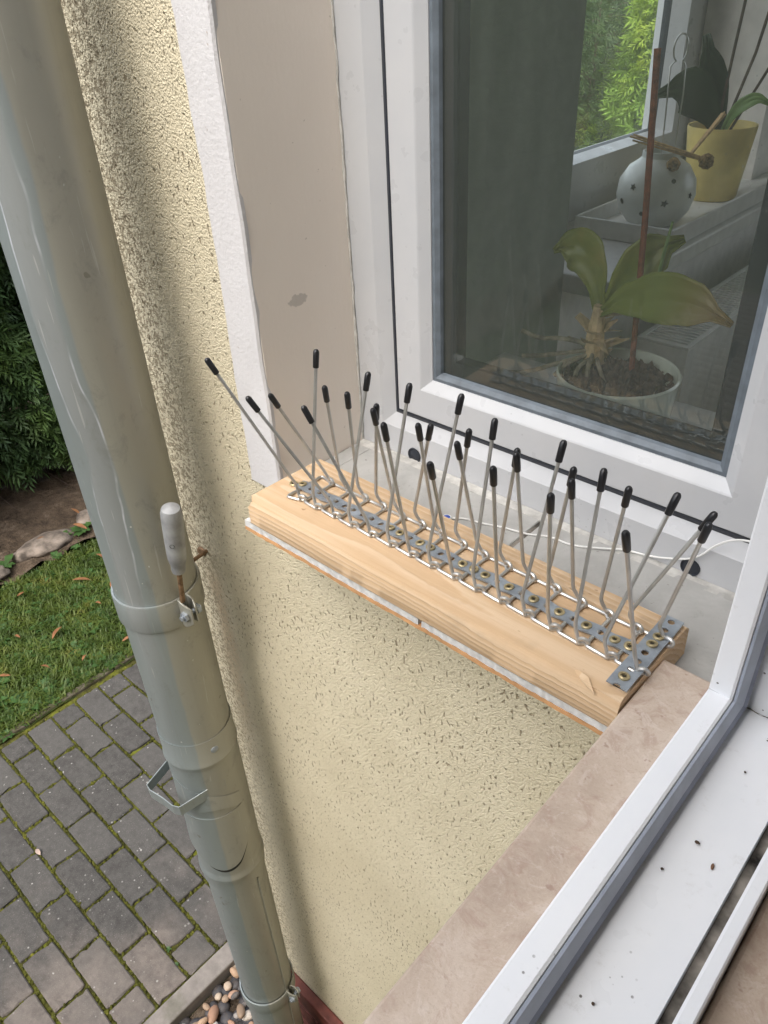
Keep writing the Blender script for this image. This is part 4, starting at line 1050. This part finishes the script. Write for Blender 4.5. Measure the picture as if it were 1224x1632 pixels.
leaf3(oc, [(-.350,.676,.152), (-.325,.672,.172), (-.285,.668,.184), (-.248,.664,.184), (-.217,.660,.175)], [.004, .015, .0215, .0235, .018, .002], M['aged_orchid_leaf'], .12, Vector((.05, -1, .25)))
leaf3(oc, [(-.352,.684,.152), (-.335,.692,.185), (-.315,.705,.212), (-.295,.72,.222)], [.004, .015, .020, .019, .003], M['orchid_leaf'], .15, Vector((.5, -1, .2)))
leaf3(oc, [(-.354,.684,.150), (-.366,.69,.186), (-.384,.692,.206), (-.402,.69,.208), (-.414,.688,.200)], [.007, .016, .021, .020, .013, .002], M['orchid_leaf'], .15, Vector((-.15, -1, .35)))
MB().tube([(-.352,.680,.098), (-.354,.681,.125), (-.352,.680,.158)], [.011, .0095, .006], 10).build('stem', M['sheath'], oc, True)
for k in range(16):
    a = random.uniform(0, 6.28); z = random.uniform(.10, .150); l = random.uniform(.012, .028); d = Vector((math.cos(a), math.sin(a), random.uniform(-.4, .7))).normalized(); s1 = d.cross(Vector((0,0,1))).normalized()*random.uniform(.005, .011)
    p = Vector((-.353,.680,z)) + Vector((d.x, d.y, 0))*.007
    MB().add([p-s1, p+s1, p+d*l+s1*.7+Vector((0,0,.003)), p+d*l*1.1-s1*.3], [(0,1,2,3)]).build('dry_sheath', M['sheath'], oc)
rt = [[(-.358,.676,.118), (-.385,.668,.121), (-.405,.660,.118), (-.425,.655,.124)], [(-.358,.674,.112), (-.38,.66,.108), (-.40,.652,.103), (-.418,.648,.100)], [(-.36,.674,.105), (-.385,.655,.096), (-.402,.645,.088), (-.43,.64,.080)], [(-.357,.672,.108), (-.37,.655,.10), (-.378,.648,.088)], [(-.35,.672,.11), (-.345,.655,.102), (-.34,.648,.09)], [(-.36,.676,.115), (-.375,.69,.112), (-.395,.70,.108)], [(-.352,.672,.105), (-.356,.652,.10), (-.352,.645,.086)], [(-.346,.674,.106), (-.333,.66,.10), (-.322,.655,.088)]]
for p in rt: MB().tube(smooth_path(p, .008), .0024, 7).build('root', M['root'], oc, True)
for k in range(26):
    a = random.uniform(0, 6.28); r = random.uniform(0, .045); l = random.uniform(.008, .02); q = random.uniform(0, 6.28); p = Vector((-.320+r*math.cos(a), .672+r*math.sin(a), .098+random.uniform(0, .006)))
    d = Vector((math.cos(q), math.sin(q), random.uniform(-.2, .5)))*l; MB().tube([p, p+d*.5, p+d], [.003, .0035, .002], 5).build('bark_chip', M['substrate'] if k % 3 else M['sheath'], pot)
tag(MB().tube([(-.312,.686,.085), (-.320,.686,.235), (-.3305,.686,.376)], [.0030, .0030, .0030], 8).build('plant_stake', M['stake'], None, True), 'thin rust brown stake standing upright in the orchid pot', 'stake')
MB().tube([(-.308,.70,.17), (-.305,.702,.212), (-.302,.703,.240)], [.0018, .0017, .0012], 6).build('flower_stub', M['young_leaf'], oc, True)
# tray on the far sill
tr = thing('tray', 'shallow grey white tray on the side window sill under the vase', 'tray')
tx0, tx1, ty0, ty1, tz = -.694, -.516, 1.212, 2.0, CZ0+.0095
MB().box((tx0+.006, ty0+.006, tz), (tx1-.006, ty1-.006, tz+.005)).build('base', M['inner_sill'], tr)
for a, b in (((tx0, ty0), (tx1, ty0+.006)), ((tx0, ty1-.006), (tx1, ty1)), ((tx0, ty0+.006), (tx0+.006, ty1-.006)), ((tx1-.006, ty0+.006), (tx1, ty1-.006))):
    MB().box((*a, tz), (*b, tz+.030)).build('rim', M['inner_sill'], tr, bevel=.0015)
# round white vase with stars
vz = tz + .0055
vs = lathe_thing('round_vase', 'round white ceramic burner with star shaped holes behind the orchid', 'vase', [(0,0), (.030,0), (.044,.008), (.058,.026), (.0645,.050), (.0615,.074), (.049,.094), (.034,.104), (.030,.108), (.0295,.117), (.027,.117), (.0265,.108), (.040,.090), (.05,.06), (0,.02)], (-.604, 1.318, vz), M['ceramic_white'], 48)
def on_vase(th, z):
    prof = [(.030,0), (.044,.008), (.058,.026), (.0645,.050), (.0615,.074), (.049,.094), (.034,.104)]
    for (r0_, z0_), (r1_, z1_) in zip(prof, prof[1:]):
        if z0_ <= z <= z1_:
            t = (z-z0_)/(z1_-z0_); r = r0_+(r1_-r0_)*t; sl = math.atan2(-(r1_-r0_), (z1_-z0_)); return Vector((r*math.cos(th), r*math.sin(th), z)), Vector((math.cos(th)*math.cos(sl), math.sin(th)*math.cos(sl), math.sin(sl)))
vth = math.atan2(-1.318, .604)
for dth, z, r, star in ((-.62, .070, .0062, 1), (.25, .048, .0070, 1), (-.30, .030, .004, 0), (.45, .080, .004, 0), (-.95, .045, .005, 0), (1.0, .055, .006, 1)):
    p, nn = on_vase(vth + dth, z); pts = []
    for k in range(10): q = r*(1 if (k % 2 == 0 or not star) else .5); pts.append((q*math.cos(k*math.pi/5), q*math.sin(k*math.pi/5), .0008))
    o = MB().add(pts + [(0, 0, .0010)], [(k, (k+1) % 10, 10) for k in range(10)]).build('star_hole', M['dark_hole'], vs); o.location = p; o.rotation_mode = 'QUATERNION'; o.rotation_quaternion = nn.to_track_quat('Z', 'Y')
# wire holder and dried flower sticks
wl = [(-.600,1.312,vz+.09), (-.604,1.31,vz+.20), (-.606,1.31,vz+.238), (-.601,1.312,vz+.244)]
lp = [Vector((-.597 + .0085*math.cos(a), 1.318 + .006*math.cos(a), vz+.262 + .019*math.sin(a))) for a in [(-.62+.0)*math.pi + i/18*1.75*math.pi*-1 for i in range(19)]]
wl2 = [(-.591,1.322,vz+.244), (-.588,1.324,vz+.238), (-.585,1.324,vz+.20), (-.588,1.33,vz+.09)]
tag(MB().tube(wl + lp + wl2, .0012, 6).build('wire_holder', M['steel_wire'], None, True), 'thin wire loop standing in the round vase', 'wire')
def sticks(label, a, b, n, ball, sp):
    t = thing('stick_bundle', label, 'sticks', 'dried flower sticks by the vase'); a, b = Vector(a), Vector(b)
    for k in range(n):
        j = Vector((random.gauss(0, sp), random.gauss(0, sp), random.gauss(0, sp*.6))); MB().tube([a + j*.5, b + j], .0016, 5).build('stick', M['stick_wood'], t, True)
    if ball:
        for p, r in ball:
            bm = bmesh.new(); bmesh.ops.create_icosphere(bm, subdivisions=3, radius=r)
            for q in bm.verts: q.co *= 1 + random.gauss(0, .07)
            me = bpy.data.meshes.new('flower_head'); bm.to_mesh(me); bm.free(); me.materials.append(M['dried_ball']); o = bpy.data.objects.new('flower_head', me); COL.objects.link(o); o.parent = t; o.location = p
sticks('bundle of pale wooden sticks lying across the vase with dried flower heads', (-.535, 1.322, vz+.109), (-.640, 1.285, vz+.139), 6, [((-.528, 1.322, vz+.106), .0115), ((-.566, 1.285, vz+.104), .0105)], .004)
sticks('upright bundle of thin brown sticks between the vase and the yellow pot', (-.572, 1.355, vz+.105), (-.560, 1.44, vz+.158), 6, None, .0035)
# yellow pot with a dark plant
yp = lathe_thing('yellow_pot', 'yellow plant pot standing on the tray by the side window', 'pot', [(0,0), (.044,0), (.046,.003), (.0605,.122), (.0600,.125), (.0575,.124), (.055,.108), (0,.106)], (-.602, 1.552, vz), M['ceramic_yellow'], 48)
dpn = thing('dark_plant', 'dark leaved orchid with bare stems growing in the yellow pot', 'plant')
bx, by, bz = -.602, 1.552, vz+.106
leaf3(dpn, [(bx,by,bz), (bx-.03,by-.02,bz+.05), (bx-.06,by-.05,bz+.085), (bx-.10,by-.09,bz+.07)], [.01, .032, .040, .004], M['dark_leaf'], .1, Vector((.3, -1, .3)))
leaf3(dpn, [(bx,by,bz), (bx-.02,by+.0,bz+.07), (bx-.035,by-.02,bz+.12), (bx-.045,by-.03,bz+.16)], [.01, .022, .022, .006], M['dark_leaf'], .1, Vector((.3, -1, .1)))
leaf3(dpn, [(bx,by,bz), (bx+.02,by-.01,bz+.045), (bx+.05,by,bz+.065), (bx+.075,by,bz+.055)], [.006, .012, .012, .003], M['young_leaf'], .2, Vector((.1, -1, .6)))
for p in ([(bx-.01,by,bz), (bx-.005,by,bz+.12), (bx+.005,by,bz+.3)], [(bx,by,bz), (bx+.03,by+.01,bz+.13), (bx+.055,by+.02,bz+.32)], [(bx+.01,by,bz), (bx+.06,by+.02,bz+.12), (bx+.07,by+.02,bz+.32)]):
    MB().tube(p, .0028, 6).build('stem', M['bark'], dpn, True)
MB().lathe([(.056, 0), (.03, .006), (0, .01)], (bx, by, bz), 24).build('soil', M['substrate'], dpn)
# radiator with slotted top
ra = thing('radiator', 'white radiator with a slotted top grille below the side window', 'radiator')
rx0, rx1, ry0, ry1, rz = -.502, -.418, 1.104, 2.35, -.050
MB().box((rx1-.003, ry0, rz-.62), (rx1, ry1, rz-.0005)).build('front_panel', M['radiator_white'], ra, bevel=.001)
MB().box((rx0, ry0, rz-.62), (rx0+.003, ry1, rz-.0005)).build('back_panel', M['radiator_white'], ra)
MB().box((rx0+.003, ry0, rz-.62), (rx1-.003, ry0+.003, rz-.0005)).build('side_panel', M['radiator_white'], ra)
MB().box((rx0+.003, ry0+.003, rz-.05), (rx1-.003, ry1, rz-.045)).build('fin_block', M['room_floor'], ra)
for k, (a, b) in enumerate((((rx0, ry0), (rx0+.008, ry1)), ((rx1-.008, ry0), (rx1, ry1)), ((rx0+.008, ry0), (rx1-.008, ry0+.012)))): MB().box((*a, rz), (*b, rz+.004)).build('grille_edge', M['radiator_white'], ra, bevel=.001)
sm_ = MB().box((rx0+.008, 0, rz), (rx1-.008, .0055, rz+.003)).build('grille_slat', M['radiator_white'], ra); sme = sm_.data; sm_.location.y = ry0 + .018
for k in range(1, 110):
    o = bpy.data.objects.new('grille_slat', sme); COL.objects.link(o); o.parent = ra; o.location.y = ry0 + .018 + k*.0112
